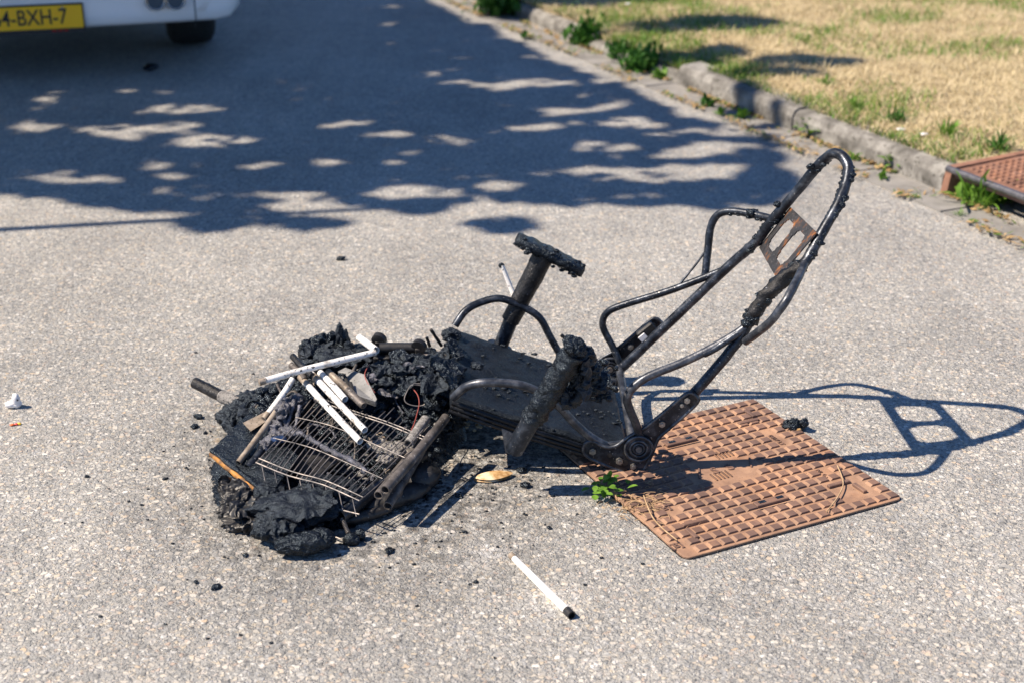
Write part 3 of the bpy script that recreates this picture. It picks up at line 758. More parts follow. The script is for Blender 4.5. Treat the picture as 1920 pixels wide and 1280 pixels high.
for k in range(130):                                      # crumbs on the board
    u, v = rnd.random(), rnd.random()
    if noise.noise(Vector((u*4, v*4, 1))) < -.1: continue
    p = NL.lerp(NR, u).lerp(FL.lerp(FR, u), v) + bn*.004; r = rnd.uniform(.0012, .0045)*(2.2 if rnd.random() < .08 else 1)
    b.lump(p, (r*1.5, r, r*.6), 3, .7, 170, k)
b.part('char_crumbs', 'foam', board)['kind'] = 'stuff'
# --- side tubes of the seat
T([(853,611,3.362),(873,583,3.38),(902,567,3.40),(938,560,3.405),(975,573,3.405),(1011,595,3.40),(1032,632,3.40),(1056,672,3.40),(1085,696,3.395),(1120,705,3.385),(1156,714,3.37)], .0098, 'side_tube', 'steel', n=12, sub=6)
T([(850,745,2.955),(873,725,2.94),(902,717,2.93),(938,717,2.93),(975,721,2.93),(1007,733,2.935),(1030,747,2.94),(1052,765,2.945),(1076,791,2.955),(1105,817,2.965),(1135,834,2.975)], .0100, 'side_tube', 'steel_bare', n=12, sub=6)
# --- backrest frame
T([(1163,692,3.352),(1262,598,3.342),(1360,505,3.33),(1400,470,3.315),(1425,446,3.30),(1447,414,3.282),(1490,364,3.255),(1528,318,3.23),(1548,297,3.215),(1564,288,3.19),(1580,294,3.165),(1590,313,3.14),(1588,338,3.12),(1572,382,3.08),(1546,428,3.05),(1520,475,3.02),(1503,498,3.005),(1462,531,2.995),(1430,562,2.99),(1404,606,2.988),(1380,644,2.984),(1300,738,2.980),(1215,824,2.984)],
  .0124, 'back_frame', 'steel', n=14, sub=7, rough=.10, freq=45)
b = SB()                                                  # burnt cover stuck on the upper tubes
def crust(b, pts, n, r0, r1, seed, tube_r=.0115):
    rnd = random.Random(seed); P = [atY(*p) for p in pts]
    for k in range(n):
        t = rnd.random()*(len(P)-1); i = min(int(t), len(P)-2); p = P[i].lerp(P[i+1], t-i)
        a = rnd.uniform(0, 6.28); d = Vector((math.cos(a), math.sin(a)*.8, math.sin(a+1)))
        r = rnd.uniform(r0, r1); b.lump(p + d.normalized()*tube_r*.95, (r*rnd.uniform(.8, 1.6), r, r*rnd.uniform(.7, 1.3)), 2, .55, 120, seed*50+k)
crust(b, [(1590,318,3.138),(1588,338,3.12),(1572,382,3.08),(1556,410,3.06)], 60, .003, .0075, 1)
crust(b, [(1545,300,3.217),(1528,318,3.23)], 12, .003, .008, 2); crust(b, [(1462,395,3.275),(1440,425,3.288),(1415,458,3.305),(1400,470,3.315)], 45, .003, .008, 3)
crust(b, [(1500,500,3.005),(1462,531,2.995),(1430,562,2.99),(1404,600,2.988)], 90, .004, .011, 4); crust(b, [(1540,440,3.04),(1515,485,3.01)], 22, .003, .008, 5)
crust(b, [(1345,405,3.385),(1370,396,3.37),(1410,401,3.33),(1440,409,3.29)], 22, .002, .006, 6); crust(b, [(1262,598,3.342),(1360,505,3.33)], 12, .0015, .004, 7)
b.part('char_crust', 'char')['kind'] = 'stuff'
for (px, py, Y) in ((1519,313,3.222), (1458,383,3.268), (1408,399,3.32), (1436,557,2.985)):
    b = SB(); b.lump(atY(px, py, Y), (.010, .007, .008), 3, .6, 90, px); b.part('char_knob', 'char')
b = SB(); b.tube([atY(1500,498,3.000), atY(1462,530,2.993), atY(1432,560,2.988), atY(1406,603,2.986)], .0165, n=14, sub=8, rough=.42, freq=55, seed=4); b.part('melted_sleeve', 'steel_crust')
T([(1166,690,3.362),(1150,652,3.375),(1134,622,3.383),(1130,604,3.385),(1138,587,3.382),(1163,574,3.375),(1250,547,3.36),(1320,521,3.345),(1364,503,3.33)], .0092, 'lower_bolster_tube', 'steel', n=12, sub=6)
T([(1203,828,2.968),(1192,793,2.955),(1180,764,2.948),(1176,746,2.946),(1186,727,2.947),(1216,705,2.952),(1280,679,2.962),(1335,652,2.972),(1383,624,2.982),(1404,607,2.986)], .0100, 'lower_bolster_tube', 'steel_bare', n=12, sub=6)
T([(1322,517,3.352),(1327,472,3.372),(1332,430,3.383),(1341,408,3.386),(1356,398,3.38),(1380,397,3.36),(1415,403,3.325),(1450,411,3.282)], .0098, 'upper_bolster_tube', 'steel', n=12, sub=6, rough=.08)
T([(1398,640,2.962),(1420,624,2.925),(1444,604,2.895),(1459,585,2.888),(1475,562,2.892),(1488,538,2.92),(1500,514,2.965),(1508,494,3.002)], .0098, 'upper_bolster_tube', 'steel_bare', n=12, sub=6, rough=.06)
T([(1276,531,3.352),(1300,502,3.362),(1324,470,3.374)], .003, 'strut_wire', 'steel', n=7, sub=4, rough=.3, freq=90)
T([(1160,688,3.352),(1165,712,3.30),(1176,770,3.14),(1190,852,2.985)], .0105, 'cross_tube', 'steel_bare', n=12, sub=5)
T([(1383,624,2.981),(1340,652,2.972),(1318,663,2.968)], .0125, 'flattened_tube_end', 'steel', n=10, sub=5, flat=.7)
# --- pressed plate between the tubes, two windows
FLp, FUp, NUp, NLp = Vector((.608, 3.302, .440)), Vector((.668, 3.262, .557)), Vector((.684, 3.030, .572)), Vector((.603, 2.992, .482))
NLp = Vector((.598, 3.000, .470))
pn = (NUp-FLp).cross(FUp-NLp).normalized()
us = [0, .13, .17, .40, .44, .56, .60, .83, .87, 1]; vs_ = [0, .17, .22, .78, .83, 1]
def pp(u, v, k):
    p = FLp.lerp(NLp, u).lerp(FUp.lerp(NUp, u), v)
    return p + pn*k
b = SB()
GU, GV = 40, 28
def hole(u, v):
    for (u0, u1) in ((.13, .44), (.56, .87)):
        cu, hu = (u0+u1)/2, (u1-u0)/2; cv, hv = .5, .33
        if (abs(u-cu)/hu)**4 + (abs(v-cv)/hv)**4 < 1: return True
    return False
cells = [[not hole((i+.5)/GU, (j+.5)/GV) for i in range(GU)] for j in range(GV)]
vt = [pp(i/GU, j/GV, .0016 + .001*noise.noise(Vector((i*.3, j*.3, 0)))) for j in range(GV+1) for i in range(GU+1)]
vb = [pp(i/GU, j/GV, -.0016) for j in range(GV+1) for i in range(GU+1)]
fs = []; W_ = GU+1; o2 = len(vt)
for j in range(GV):
    for i in range(GU):
        if not cells[j][i]: continue
        a = j*W_+i; fs.append((a, a+1, a+W_+1, a+W_)); fs.append((o2+a+W_, o2+a+W_+1, o2+a+1, o2+a))
        for (di, dj, e) in ((-1, 0, (a+W_, a)), (1, 0, (a+1, a+W_+1)), (0, -1, (a, a+1)), (0, 1, (a+W_+1, a+W_))):
            ii, jj = i+di, j+dj
            if not (0 <= ii < GU and 0 <= jj < GV) or not cells[jj][ii]: fs.append((e[1], e[0], o2+e[0], o2+e[1]))
b.add(vt+vb, fs, False); b.part('pressed_plate', 'rust')
# --- recliner brackets
OUT = [(1094,846),(1094,838),(1098,830),(1106,826),(1116,828),(1128,835),(1142,838),(1158,834),(1172,823),(1186,814),(1205,804),(1225,789),(1255,764),(1283,740),(1294,736),(1303,741),(1308,753),(1282,779),(1252,805),(1234,822),(1224,846),(1212,872),(1204,883),(1194,889),(1184,889),(1160,881),(1130,869),(1104,857)]
BY = 2.962
def bracket(dx, dy, dz, side):
    D = Vector((dx, dy, dz)); pl = [atY(px, py, BY) + D for px, py in OUT]
    b = SB(); b.prism(pl, .004); br = b.part('recliner_bracket', 'steel')
    b = SB(); b.tube(pl + [pl[0]], .0048, n=8, sub=3); b.part('rim', 'steel_bare', br)
    f = -1 if side == 'near' else -1
    pc = atY(1197, 837, BY) + D
    b = SB(); b.disc(pc + Vector((0, f*.004, 0)), (0, 1, 0), .0325, .012, 32); b.part('pivot_cap', 'steel', br)
    for r_, h_ in ((.0315, .0035), (.020, .003), (.0125, .0025)):
        b = SB(); b.tube([pc + Vector((r_*math.cos(2*math.pi*k/28), f*.0105, r_*math.sin(2*math.pi*k/28))) for k in range(29)], h_, n=6, sub=1); b.part('cap_ring', 'steel_bare', br)
    b = SB(); b.disc(pc + Vector((0, f*.012, 0)), (0, 1, 0), .0075, .008, 14); b.part('pivot_pin', 'greytube', br)
    for (px, py, r_) in ((1111,844,.0085),(1161,862,.009),(1187,872,.0075),(1241,793,.008),(1288,749,.0075),(1278,758,.005)):
        q = atY(px, py, BY) + D
        b = SB(); b.disc(q + Vector((0, f*.004, 0)), (0, 1, 0), r_, .007, 6); b.disc(q + Vector((0, f*.008, 0)), (0, 1, 0), r_*.5, .006, 10); b.part('bolt', 'zinc', br)
    for (px, py, r_) in ((1143,852,.006),(1172,866,.007),(1170,848,.004)):
        q = atY(px, py, BY) + D
        b = SB(); b.disc(q + Vector((0, f*.0012, 0)), (0, 1, 0), r_, .0032, 14); b.part('hole', 'pipe_in' if False else 'black', br)
    return br
bracket(0, 0, 0, 'near'); bracket(-.040, .432, .008, 'far')
# sleeve where the near tube enters its bracket, rail under the near bracket
b = SB(); b.box(atY(1297, 746, 2.968), (.030, .020, .034), Matrix.Rotation(R(-42), 4, 'Y'), .004); b.part('tube_clamp', 'steel_crust')
b = SB(); b.box(atY(1214, 622, 3.372), (.050, .022, .036), Matrix.Rotation(R(-42), 4, 'Y'), .004); lb = b.part('latch_block', 'black')
b = SB(); b.box(atY(1207, 634, 3.352), (.020, .004, .022), Matrix.Rotation(R(-42), 4, 'Y'), .001); b.part('latch_face', 'bone', lb)
b = SB(); b.tube([atY(1100, 838, 2.985), atY(1180, 826, 2.99), atY(1186, 822, 2.99)], .009, n=8, sub=4, flat=.5); b.part('rail', 'steel_bare')
# --- armrest posts
p0, p1 = atY(964, 842, 2.860), atY(1002, 778, 2.848); p2, p3 = atY(998, 785, 2.849), atY(1076, 660, 2.825)
b = SB(); b.tube([p0, p1], .0260, n=20, sub=2, flat=.82); b.part('armrest_post', 'steel')
b = SB(); b.tube([p2, p2.lerp(p3, .3), p2.lerp(p3, .65), p3], .0305, n=30, sub=16, rough=.26, freq=46, flat=.85, seed=2); b.part('charred_sleeve', 'char')
tri_ = [atY(941, 803, 2.872), atY(972, 818, 2.868), atY(962, 852, 2.862), atY(948, 846, 2.866)]
b = SB(); b.prism(tri_, .004, Vector((.3, 1, .2)).normalized()); b.part('post_flange', 'steel_bare')
b = SB()                                                  # burst, melted top of the near post
for k, (px, py, Y, rx, ry, rz) in enumerate(((1078,655,2.83,.030,.026,.026),(1068,640,2.84,.020,.018,.016),(1096,672,2.85,.026,.03,.03),(1112,695,2.88,.024,.03,.026),(1086,700,2.86,.030,.028,.034),(1120,722,2.92,.024,.028,.018),(1078,735,2.87,.026,.022,.040),(1136,716,2.98,.020,.026,.018),(1104,735,2.93,.022,.026,.016),(1062,745,2.862,.022,.02,.03))):
    b.lump(atY(px, py, Y), (rx*.78, ry*.78, rz*.78), 5, .45, 36, k+11)
b.part('melted_pad', 'char')
for k, (px, py, Y, sx, sy, rz, tl) in enumerate(((1080,652,2.815,.032,.022,20,(60,20)),(1100,690,2.83,.030,.040,30,(70,30)),(1122,712,2.88,.034,.030,0,(50,10)),(1092,722,2.84,.024,.040,10,(75,10)),(1128,735,2.95,.030,.024,0,(30,10)),(1064,745,2.845,.018,.030,0,(70,20)))):
    b = SB(); b.sheet(atY(px, py, Y), sx, sy, rz, tl, .009, 30, k+61); b.part('melted_skin', 'foam' if k % 2 else 'char')
b = SB(); rnd = random.Random(21)
for k in range(46):
    px, py = rnd.gauss(1112, 24), rnd.gauss(712, 22); r = rnd.uniform(.004, .011)
    b.lump(atY(px, py, 2.93 + rnd.uniform(-.04, .09)), (r, r, r*.8), 2, .6, 110, k+70)
b.part('melted_drips', 'char')['kind'] = 'stuff'
b = SB()
b.tube([atY(1071,668,2.815), atY(1050,702,2.822), atY(1022,742,2.826), atY(1000,778,2.832)], .012, n=10, sub=7, rough=.5, freq=40, seed=8)
b.tube([atY(1094,672,2.83), atY(1101,705,2.84), atY(1086,742,2.85), atY(1070,752,2.85)], .011, n=10, sub=7, rough=.4, freq=45, seed=9)
b.part('melted_folds', 'foam')
b = SB(); b.tube([atY(1060,634,2.85), atY(1052,628,2.85)], .004, n=6, sub=3); b.part('stud', 'black')
q0, q1, q2 = atY(938, 650, 3.425), atY(957, 600, 3.425), atY(1013, 492, 3.425)
b = SB(); b.tube([q0, q1.lerp(q2, .1)], .0215, n=18, sub=2, flat=.9); b.part('armrest_post', 'steel')
b = SB(); b.tube([q1, q1.lerp(q2, .35), q1.lerp(q2, .75), q1.lerp(q2, 1.13)], .0275, n=18, sub=8, rough=.12, freq=24, flat=.9, taper=(.95, 1.15), seed=6); b.part('charred_sleeve', 'steel_crust')
b = SB(); b.disc(q0 + Vector((.0, -.01, -.002)), bn, .032, .014, 22); b.disc(q0 + Vector((-.012, -.012, .008)), bn, .024, .012, 22); b.part('post_collar', 'steel')
b = SB(); c0, c1 = atY(970, 446, 3.425), atY(1093, 507, 3.425)
n_ = 26; vs = []; fs = []; ax = (c1-c0).normalized(); nz = Vector((0, 1, 0)).cross(ax).normalized()
if nz.z < 0: nz = -nz
for k in range(n_+1):
    t = k/n_; c = c0.lerp(c1, t); 
    th = .013 + .004*noise.noise(Vector((k*.5, 1, 0))); ln_ = .030*(1 - .5*abs(2*t-1)**6); dr = .010*max(0, noise.noise(Vector((k*.9, 5, 0))))
    for (a_, z_) in ((-1, -.8), (-1, .7), (-.6, 1), (.6, 1), (1, .7), (1, -.8), (.4, -1.2), (-.4, -1.2)):
        q = c + Vector((0, 1, 0))*a_*ln_ + nz*(z_*th - (dr if z_ < 0 else 0)); q += Vector((noise.noise(q*60), noise.noise(q*60+Vector((9, 0, 0))), noise.noise(q*60+Vector((0, 9, 0)))))*.006; vs.append(q)
for k in range(n_):
    for i in range(8): j = (i+1) % 8; fs.append((k*8+i, k*8+j, k*8+8+j, k*8+8+i))
fs += [tuple(range(7, -1, -1)), tuple(n_*8+i for i in range(8))]
b.add(vs, fs); rnd = random.Random(8)
for k in range(80):
    t = rnd.random(); r = rnd.uniform(.0025, .006); b.lump(c0.lerp(c1, t) + nz*rnd.uniform(-.021, .013) + Vector((0, rnd.uniform(-.03, .01), 0)), (r*1.5, r, r), 2, .6, 100, k+300)
b.part('burnt_arm_pad', 'char')
# burnt foam at the front edge of the board
b = SB()
for k, (px, py, z, r) in enumerate(((846,628,.215,.028),(838,668,.20,.035),(815,690,.19,.045),(838,705,.20,.034),(860,668,.215,.018),(896,686,.212,.017),(820,722,.18,.035),(868,690,.21,.014),(800,665,.18,.03),(846,650,.212,.022))):
    b.lump(at(px, py, z-.008), (r*.85, r*.7, r*.5), 5, .5, 36, k+31)
b.part('burnt_foam', 'foam')
for k, (px, py, z, sx, sy, rz, tl) in enumerate(((840,690,.215,.055,.045,20,(25,20)),(818,712,.200,.045,.04,0,(40,10)),(850,650,.225,.03,.03,0,(20,30)),(805,680,.195,.04,.03,10,(30,0)),(850,715,.205,.03,.03,50,(35,25)))):
    b = SB(); b.sheet(at(px, py, z), sx, sy, rz, tl, .011, 26, k+81); b.part('burnt_skin', 'foam' if k % 2 else 'char')
b = SB()
for (a, c_) in (((828,648,.20), (808,618,.25)), ((806,650,.20), (800,632,.225))): b.tube([at(*a), at(*c_)], .0042, n=7, sub=4, rough=.2, freq=80)
b.part('burnt_peg', 'black')

# ================================================================== the heap beside it
heap = empty('charred_heap', at(640, 860)); HO = heap.location
tag(heap, 'low heap of melted black plastic and ash under the wire rack', 'debris')
class HB(MB):
    def part(s, name, m, parent=None):
        s.v = [tuple(Vector(p) - HO) for p in s.v]; return s.build(name, M[m] if isinstance(m, str) else m, parent or heap)
poly = [at(*p) for p in ((405,862,.03),(432,790,.05),(500,730,.09),(560,672,.13),(640,655,.14),(760,665,.14),(850,690,.14),(862,790,.05),(800,890,0),(735,950,0),(650,985,0),(560,1000,0),(470,985,0),(415,945,0))]
def inside(x, y):
    c = False; n = len(poly); dmin = 9
    for i in range(n):
        a, b_ = poly[i], poly[(i+1) % n]
        if (a.y > y) != (b_.y > y) and x < (b_.x-a.x)*(y-a.y)/(b_.y-a.y)+a.x: c = not c
        ab = b_-a; t = max(0, min(1, ((x-a.x)*ab.x+(y-a.y)*ab.y)/(ab.x**2+ab.y**2)))
        dmin = min(dmin, math.hypot(x-a.x-ab.x*t, y-a.y-ab.y*t))
    return dmin if c else -dmin
def heap_z(x, y):
    d = inside(x, y); p = Vector((x, y, 0))
    h = .014 + .100*max(0, min(1, (y-2.92)/.25)) + .03*max(0, min(1, (-.30-x)/.2))*0
    e = max(0, min(1, (d+.02)/.07)); h *= e*e*(3-2*e)
    h += e*(.022*noise.noise(p*16) + .014*abs(noise.noise(p*37)) + .008*noise.noise(p*85) + .005*noise.noise(p*170))
    return h if d > -.02 else -.004
x0, x1 = min(p.x for p in poly)-.03, max(p.x for p in poly)+.03; y0, y1 = min(p.y for p in poly)-.03, max(p.y for p in poly)+.03
GX, GY = 190, 230; vs = []; fs = []; zz = []
for j in range(GY+1):
    for i in range(GX+1):
        x, y = x0+(x1-x0)*i/GX, y0+(y1-y0)*j/GY; z = heap_z(x, y); zz.append(z); vs.append((x, y, max(z, -.004)))
for j in range(GY):
    for i in range(GX):
        a = j*(GX+1)+i; q = (a, a+1, a+GX+2, a+GX+1)
        if max(zz[k] for k in q) > .001: fs.append(q)
b = HB(); b.add(vs, fs); b.part('melted_mass', 'char')
b = HB(); rnd = random.Random(77)
for k in range(420):
    x, y = rnd.uniform(x0, x1), rnd.uniform(y0, y1)
    if inside(x, y) < .0: continue
    r = rnd.uniform(.004, .013); b.lump((x, y, heap_z(x, y)+r*.3), (r*rnd.uniform(.8, 1.7), r, r*.8), 2, .6, 80, k)
b.part('clinker', 'char')['kind'] = 'stuff'
b = HB()
for k in range(130):
    x, y = rnd.gauss(at(690, 860).x, .10), rnd.gauss(2.86, .10)
    if inside(x, y) < .02 or rnd.random() < .6: continue
    r = rnd.uniform(.003, .007); b.lump((x, y, heap_z(x, y)+r*.5), (r*1.3, r, r*.8), 2, .5, 110, k+500)
b.part('ash_crumbs', 'ash')['kind'] = 'stuff'
b = HB()
for k, (px, py, z, r) in enumerate(((735,845,.085,.030),(715,835,.085,.022),(752,838,.085,.020),(728,858,.08,.020))): b.lump(at(px, py, z), (r*1.2, r, r*.5), 4, .6, 60, k+5)
b.part('ash_clump', 'ash')
for (nm, mm, cor, th) in (('pale_slat', 'tan', ((686,812,.062),(712,806,.062),(752,868,.055),(724,886,.052)), .008), ('grey_panel', 'greybox', ((655,775,.080),(690,768,.082),(705,792,.078),(668,802,.075)), .005), ('dark_panel', 'black', ((520,858,.045),(570,830,.05),(640,862,.045),(585,905,.035)), .006)):
    b = HB(); b.prism([at(*q) for q in cor], th, Vector((0, 0, 1))); b.part(nm, mm)
b = HB()
for k in range(26): b.lump(at(random.gauss(868, 16), random.gauss(792, 8), .012), (.005, .0035, .003), 2, .5, 120, k+900)
b.part('yellow_crumbs', 'flake')['kind'] = 'stuff'
# torn, folded sheets of melted plastic between rack and chair
b = HB()
for k, (px, py, z, r) in enumerate(((730,700,.13,.045),(775,700,.14,.045),(795,730,.12,.04),(820,755,.10,.045),(832,780,.07,.05),(690,715,.12,.03),(760,745,.09,.03))):
    b.lump(at(px, py, z), (r, r*.8, r*.6), 5, .6, 34, k+41)
b.part('melted_clod', 'char')
for (nm, mm, L) in (('melted_sheet', 'char', ((705,690,.180,.050,.030,10,(20,-10),.012,26),(765,672,.195,.060,.030,-8,(30,5),.012,24),(800,700,.180,.050,.035,20,(35,20),.014,24),(742,722,.150,.050,.026,-14,(30,0),.011,30),(822,745,.135,.050,.045,0,(40,15),.012,22),(845,770,.10,.03,.05,10,(20,40),.010,24),(655,700,.165,.035,.02,0,(10,0),.008,30))),
                    ('ashy_sheet', 'foam', ((735,690,.187,.055,.020,6,(38,0),.011,30),(780,712,.170,.045,.018,22,(45,0),.010,32),(715,712,.165,.040,.016,-10,(35,10),.010,34),(758,690,.190,.040,.016,14,(20,0),.009,34))),
                    ('glossy_sheet', 'melt', ((700,705,.172,.030,.016,30,(30,0),.010,34),(775,690,.188,.03,.014,-20,(40,0),.009,36),(730,735,.135,.035,.02,0,(35,0),.010,30)))):
    for k, (px, py, z, sx, sy, rz, tl, am, fq) in enumerate(L):
        b = HB(); b.sheet(at(px, py, z), sx, sy, rz, tl, am, fq, k+len(nm)); b.part(nm, mm)
rnd = random.Random(31)
for k in range(34):                                       # melted strips and cables strewn over it
    while True:
        x, y = rnd.uniform(x0, x1), rnd.uniform(y0, y1)
        if inside(x, y) > .03: break
    a_ = rnd.uniform(0, 6.28); pts = []
    for q in range(5):
        pts.append(Vector((x, y, heap_z(x, y) + rnd.uniform(.004, .022)))); a_ += rnd.gauss(0, .6); x += math.cos(a_)*.028; y += math.sin(a_)*.028
    b = HB(); b.tube(pts, rnd.uniform(.0016, .0042), n=8, sub=7, rough=.5, freq=90, seed=k, flat=rnd.uniform(.4, 1)); b.part('melted_strip', rnd.choice(('char', 'char', 'foam', 'melt', 'greytube')))
rnd = random.Random(123)
for (nm, mm, cnt_, s0_, s1_) in (('char_shards', 'char', 420, .004, .016), ('film_shards', 'melt', 90, .004, .014), ('ash_shards', 'ash', 70, .003, .008), ('scorched_chips', 'tan', 36, .003, .008)):
    b = HB(); k = 0
    while k < cnt_:
        x, y = rnd.uniform(x0, x1), rnd.uniform(y0, y1)
        if inside(x, y) < (.005 if mm == 'char' else .02): continue
        sz = s0_ + (s1_-s0_)*rnd.random()**2; b.shard((x, y, heap_z(x, y) + sz*rnd.uniform(.1, .7)), sz, rnd); k += 1
    b.part(nm, mm)['kind'] = 'stuff'

# wire rack --------------------------------------------------------
rack = empty('wire_rack', at(640, 860)); 
tag(rack, 'bent wire rack of thin burnt bars lying on the charred heap', 'wire rack')
RA, RB_, RC, RD = at(480, 868, .085), at(674, 940, .080), at(800, 822, .115), at(590, 742, .135)
def rk(u, v, z=0):
    p = RA.lerp(RB_, u).lerp(RD.lerp(RC, u), v); p.z += .012*math.sin(u*3.1)*math.sin(v*3.1) + .010*noise.noise(Vector((u*2, v*2, 4))) + z; return p
def wire(pts, r=.0012):
    mb = MB(); mb.tube([p - rack.location for p in pts], r, n=6, sub=3); mb.build('wire', M['wire'], rack)
rnd = random.Random(4)
for k in range(22):
    u = k/21; e = 1 + (rnd.uniform(.0, .22) if u > .5 else 0); j = rnd.uniform(-.008, .008)
    wire([rk(u+j, 0), rk(u, .35, rnd.uniform(-.004, .004)), rk(u-j, .7), rk(u+rnd.uniform(-.02, .02), e, rnd.uniform(0, .012))])
for v, r_ in ((0, .0019), (.05, .0019), (.33, .0014), (.66, .0014), (.96, .0019), (1.0, .0019)):
    wire([rk(0, v, .0025), rk(.33, v, .0025), rk(.66, v+.004, .0025), rk(1, v, .0025)], r_)
wire([rk(0, 0, -.035)+Vector((.02, -.03, 0)), rk(.5, 0, -.032)+Vector((.01, -.03, 0)), rk(1, 0, -.022)+Vector((0, -.015, 0))], .0019)
for k in range(8): wire([rk(.06+k*.125, 0), rk(.06+k*.125, 0, -.03)+Vector((.01, -.026, 0))])
wire([at(437, 905, .045), at(500, 940, .035)], .0018); wire([at(470, 915, .05), at(482, 930, .035)])

# loose tubes --------------------------------------------------------
def loose(name, label, a, c_, r, m, cat='tube', rough=.02, group=None, soot=None):
    p, q = at(*a), at(*c_); o_ = (p+q)/2
    mb = MB(); bw_ = Vector((noise.noise(p*40), noise.noise(q*40), noise.noise(p*33)))*.006; mb.tube([p, p.lerp(q, .33)+bw_, p.lerp(q, .66)+bw_*.8, q], r, n=14, sub=4, hollow=True, rough=rough, freq=30, seed=len(label))
    ob = mb.build(name, M[m], None, o_); tag(ob, label, cat, group)
    if soot:
        for (t0, t1, mm) in soot:
            b = MB(); b.tube([p.lerp(q, t0), p.lerp(q, t1)], r*1.06, n=14, sub=3, rough=.06, freq=120, seed=t0); b.v = [tuple(Vector(v)-o_) for v in b.v]; b.build('soot_band', M[mm], ob)
    return ob
loose('metal_tube', 'white tube lying across the top of the other white tubes on the heap', (487,716,.195), (704,660,.215), .0080, 'white', soot=((-.005, .045, 'tan'),))
loose('metal_tube', 'long white tube pointing down onto the wire rack, leftmost of the parallel row', (563,706,.172), (675,827,.125), .0080, 'white', soot=((.0, .16, 'tan'),))
loose('metal_tube', 'long white tube in the middle of the parallel row above the rack', (584,700,.178), (684,806,.132), .0080, 'white', soot=((.03, .14, 'tan'),))
loose('metal_tube', 'short white tube with open end between the long tube and the brown tube', (600,698,.182), (647,748,.158), .0082, 'white')
loose('metal_tube', 'scorched brown tube resting beside the grey slotted box', (614,696,.186), (682,760,.150), .0086, 'tan', soot=((.55, .99, 'greytube'),))
loose('metal_tube', 'charred dark tube stub poking out behind the white tubes', (549,668,.190), (585,705,.180), .0085, 'steel_crust', rough=.1)
loose('metal_tube', 'charred brown tube stub lying under the crossing white tube', (546,684,.180), (572,712,.172), .0080, 'greytube', rough=.06)
loose('metal_tube', 'short white tube slanting down beside the melted blue film', (549,710,.165), (495,785,.105), .0076, 'white', soot=((.86, 1.0, 'tan'),))
loose('metal_tube', 'tan scorched tube leaning over the plywood board', (531,752,.135), (447,867,.066), .0074, 'tan')
loose('metal_tube', 'stubby black tube with open end near the plywood edge', (492,838,.080), (464,876,.060), .0100, 'steel')
loose('metal_tube', 'black open tube end sticking up from the melted film', (580,752,.10), (561,774,.112), .0095, 'steel')
loose('metal_tube', 'wide black open tube under the melted film', (588,768,.085), (562,797,.095), .0125, 'steel_crust')
loose('metal_tube', 'white tube stub beside the black roller', (674,634,.195), (705,657,.205), .0095, 'white')
loose('metal_tube', 'grey burnt tube along the edge of the heap, upper of the bundle', (836,782,.135), (722,918,.100), .0110, 'greytube', rough=.05)
loose('metal_tube', 'grey burnt tube beside the upper one in the bundle at the heap edge', (806,806,.095), (709,928,.085), .0105, 'greytube', rough=.05)
loose('metal_tube', 'short grey burnt tube lowest of the bundle, open end over the road', (790,845,.072), (727,948,.052), .0105, 'greytube', rough=.05)
loose('metal_tube', 'thick dark tube along the bottom edge of the wire rack', (792,850,.050), (638,968,.040), .0155, 'steel', rough=.03)
loose('metal_tube', 'ash covered tube stub on the wire rack', (798,785,.128), (765,832,.112), .0120, 'ash', rough=.12)
# handle tube sticking out to the left
hn = empty('handle_tube', at(420, 740)); tag(hn, 'black tube handle with pale band sticking out of the heap', 'tube')
a, b1, c1_, d1 = at(366, 717, .085), at(415, 742, .075), at(447, 757, .070), at(475, 772, .065)
for (p, q, r, m) in ((a, b1, .0150, 'steel_crust'), (b1, c1_, .0165, 'ash'), (c1_, d1, .0155, 'char')):
    mb = MB(); mb.tube([p-hn.location, q-hn.location], r, n=14, sub=6, hollow=(p == a), rough=.08, freq=60); mb.build({'steel_crust': 'grip', 'ash': 'pale_band', 'char': 'shank'}[m], M[m], hn)

# lumps of burnt upholstery ------------------------------------------------
def clod(name, label, cat, items, m, sub=5, amp=.3, freq=18, flatz=.002):
    o_ = at(items[0][0], items[0][1], 0); mb = MB()
    for k, (px, py, z, rx, ry, rz, rot) in enumerate(items):
        mb.lump(at(px, py, z), (rx, ry, rz), sub, amp, freq, len(label)+k*3, Matrix.Rotation(R(rot), 4, 'Z'), flatz)
    ob = mb.build(name, M[m], None, (o_.x, o_.y, 0)); return tag(ob, label, cat)
clod('charred_cushion', 'grey charred foam slab at the front of the heap', 'cushion', ((560,950,.045,.105,.062,.030,12),(520,985,.035,.055,.05,.028,20),(610,915,.055,.075,.05,.022,-10),(505,930,.035,.04,.05,.028,0)), 'foam', 6, .30, 22)
clod('burnt_roll', 'small burnt roll lying on the road in front of the charred slab', 'burnt lump', ((572,1018,.028,.062,.026,.024,10),(605,1008,.030,.028,.026,.022,0)), 'char', 6, .26, 28)
clod('charred_mat', 'flat grey charred mat behind the crossing white tube', 'mat', ((625,672,.150,.075,.05,.028,5),(670,668,.150,.055,.045,.028,0),(600,660,.165,.045,.03,.022,20)), 'foam', 6, .26, 26)
clod('charred_clump', 'knobbly black clump behind the charred mat', 'burnt lump', ((600,648,.165,.035,.02,.026,20),(636,642,.17,.03,.02,.028,-10),(575,660,.14,.02,.02,.03,0)), 'char', 4, .5, 36)
clod('burnt_strap', 'curled scorched strap standing up on the charred mat', 'strap', ((638,630,.20,.012,.010,.036,0),(648,642,.19,.011,.010,.036,0),(655,652,.185,.014,.010,.02,0)), 'foam', 4, .4, 40, None)
clod('charred_bundle', 'rough grey burnt bundle by the black tube handle', 'burnt lump', ((478,775,.045,.075,.06,.045,0),(450,785,.035,.05,.05,.04,0),(505,755,.055,.05,.045,.04,0)), 'foam', 6, .38, 26)
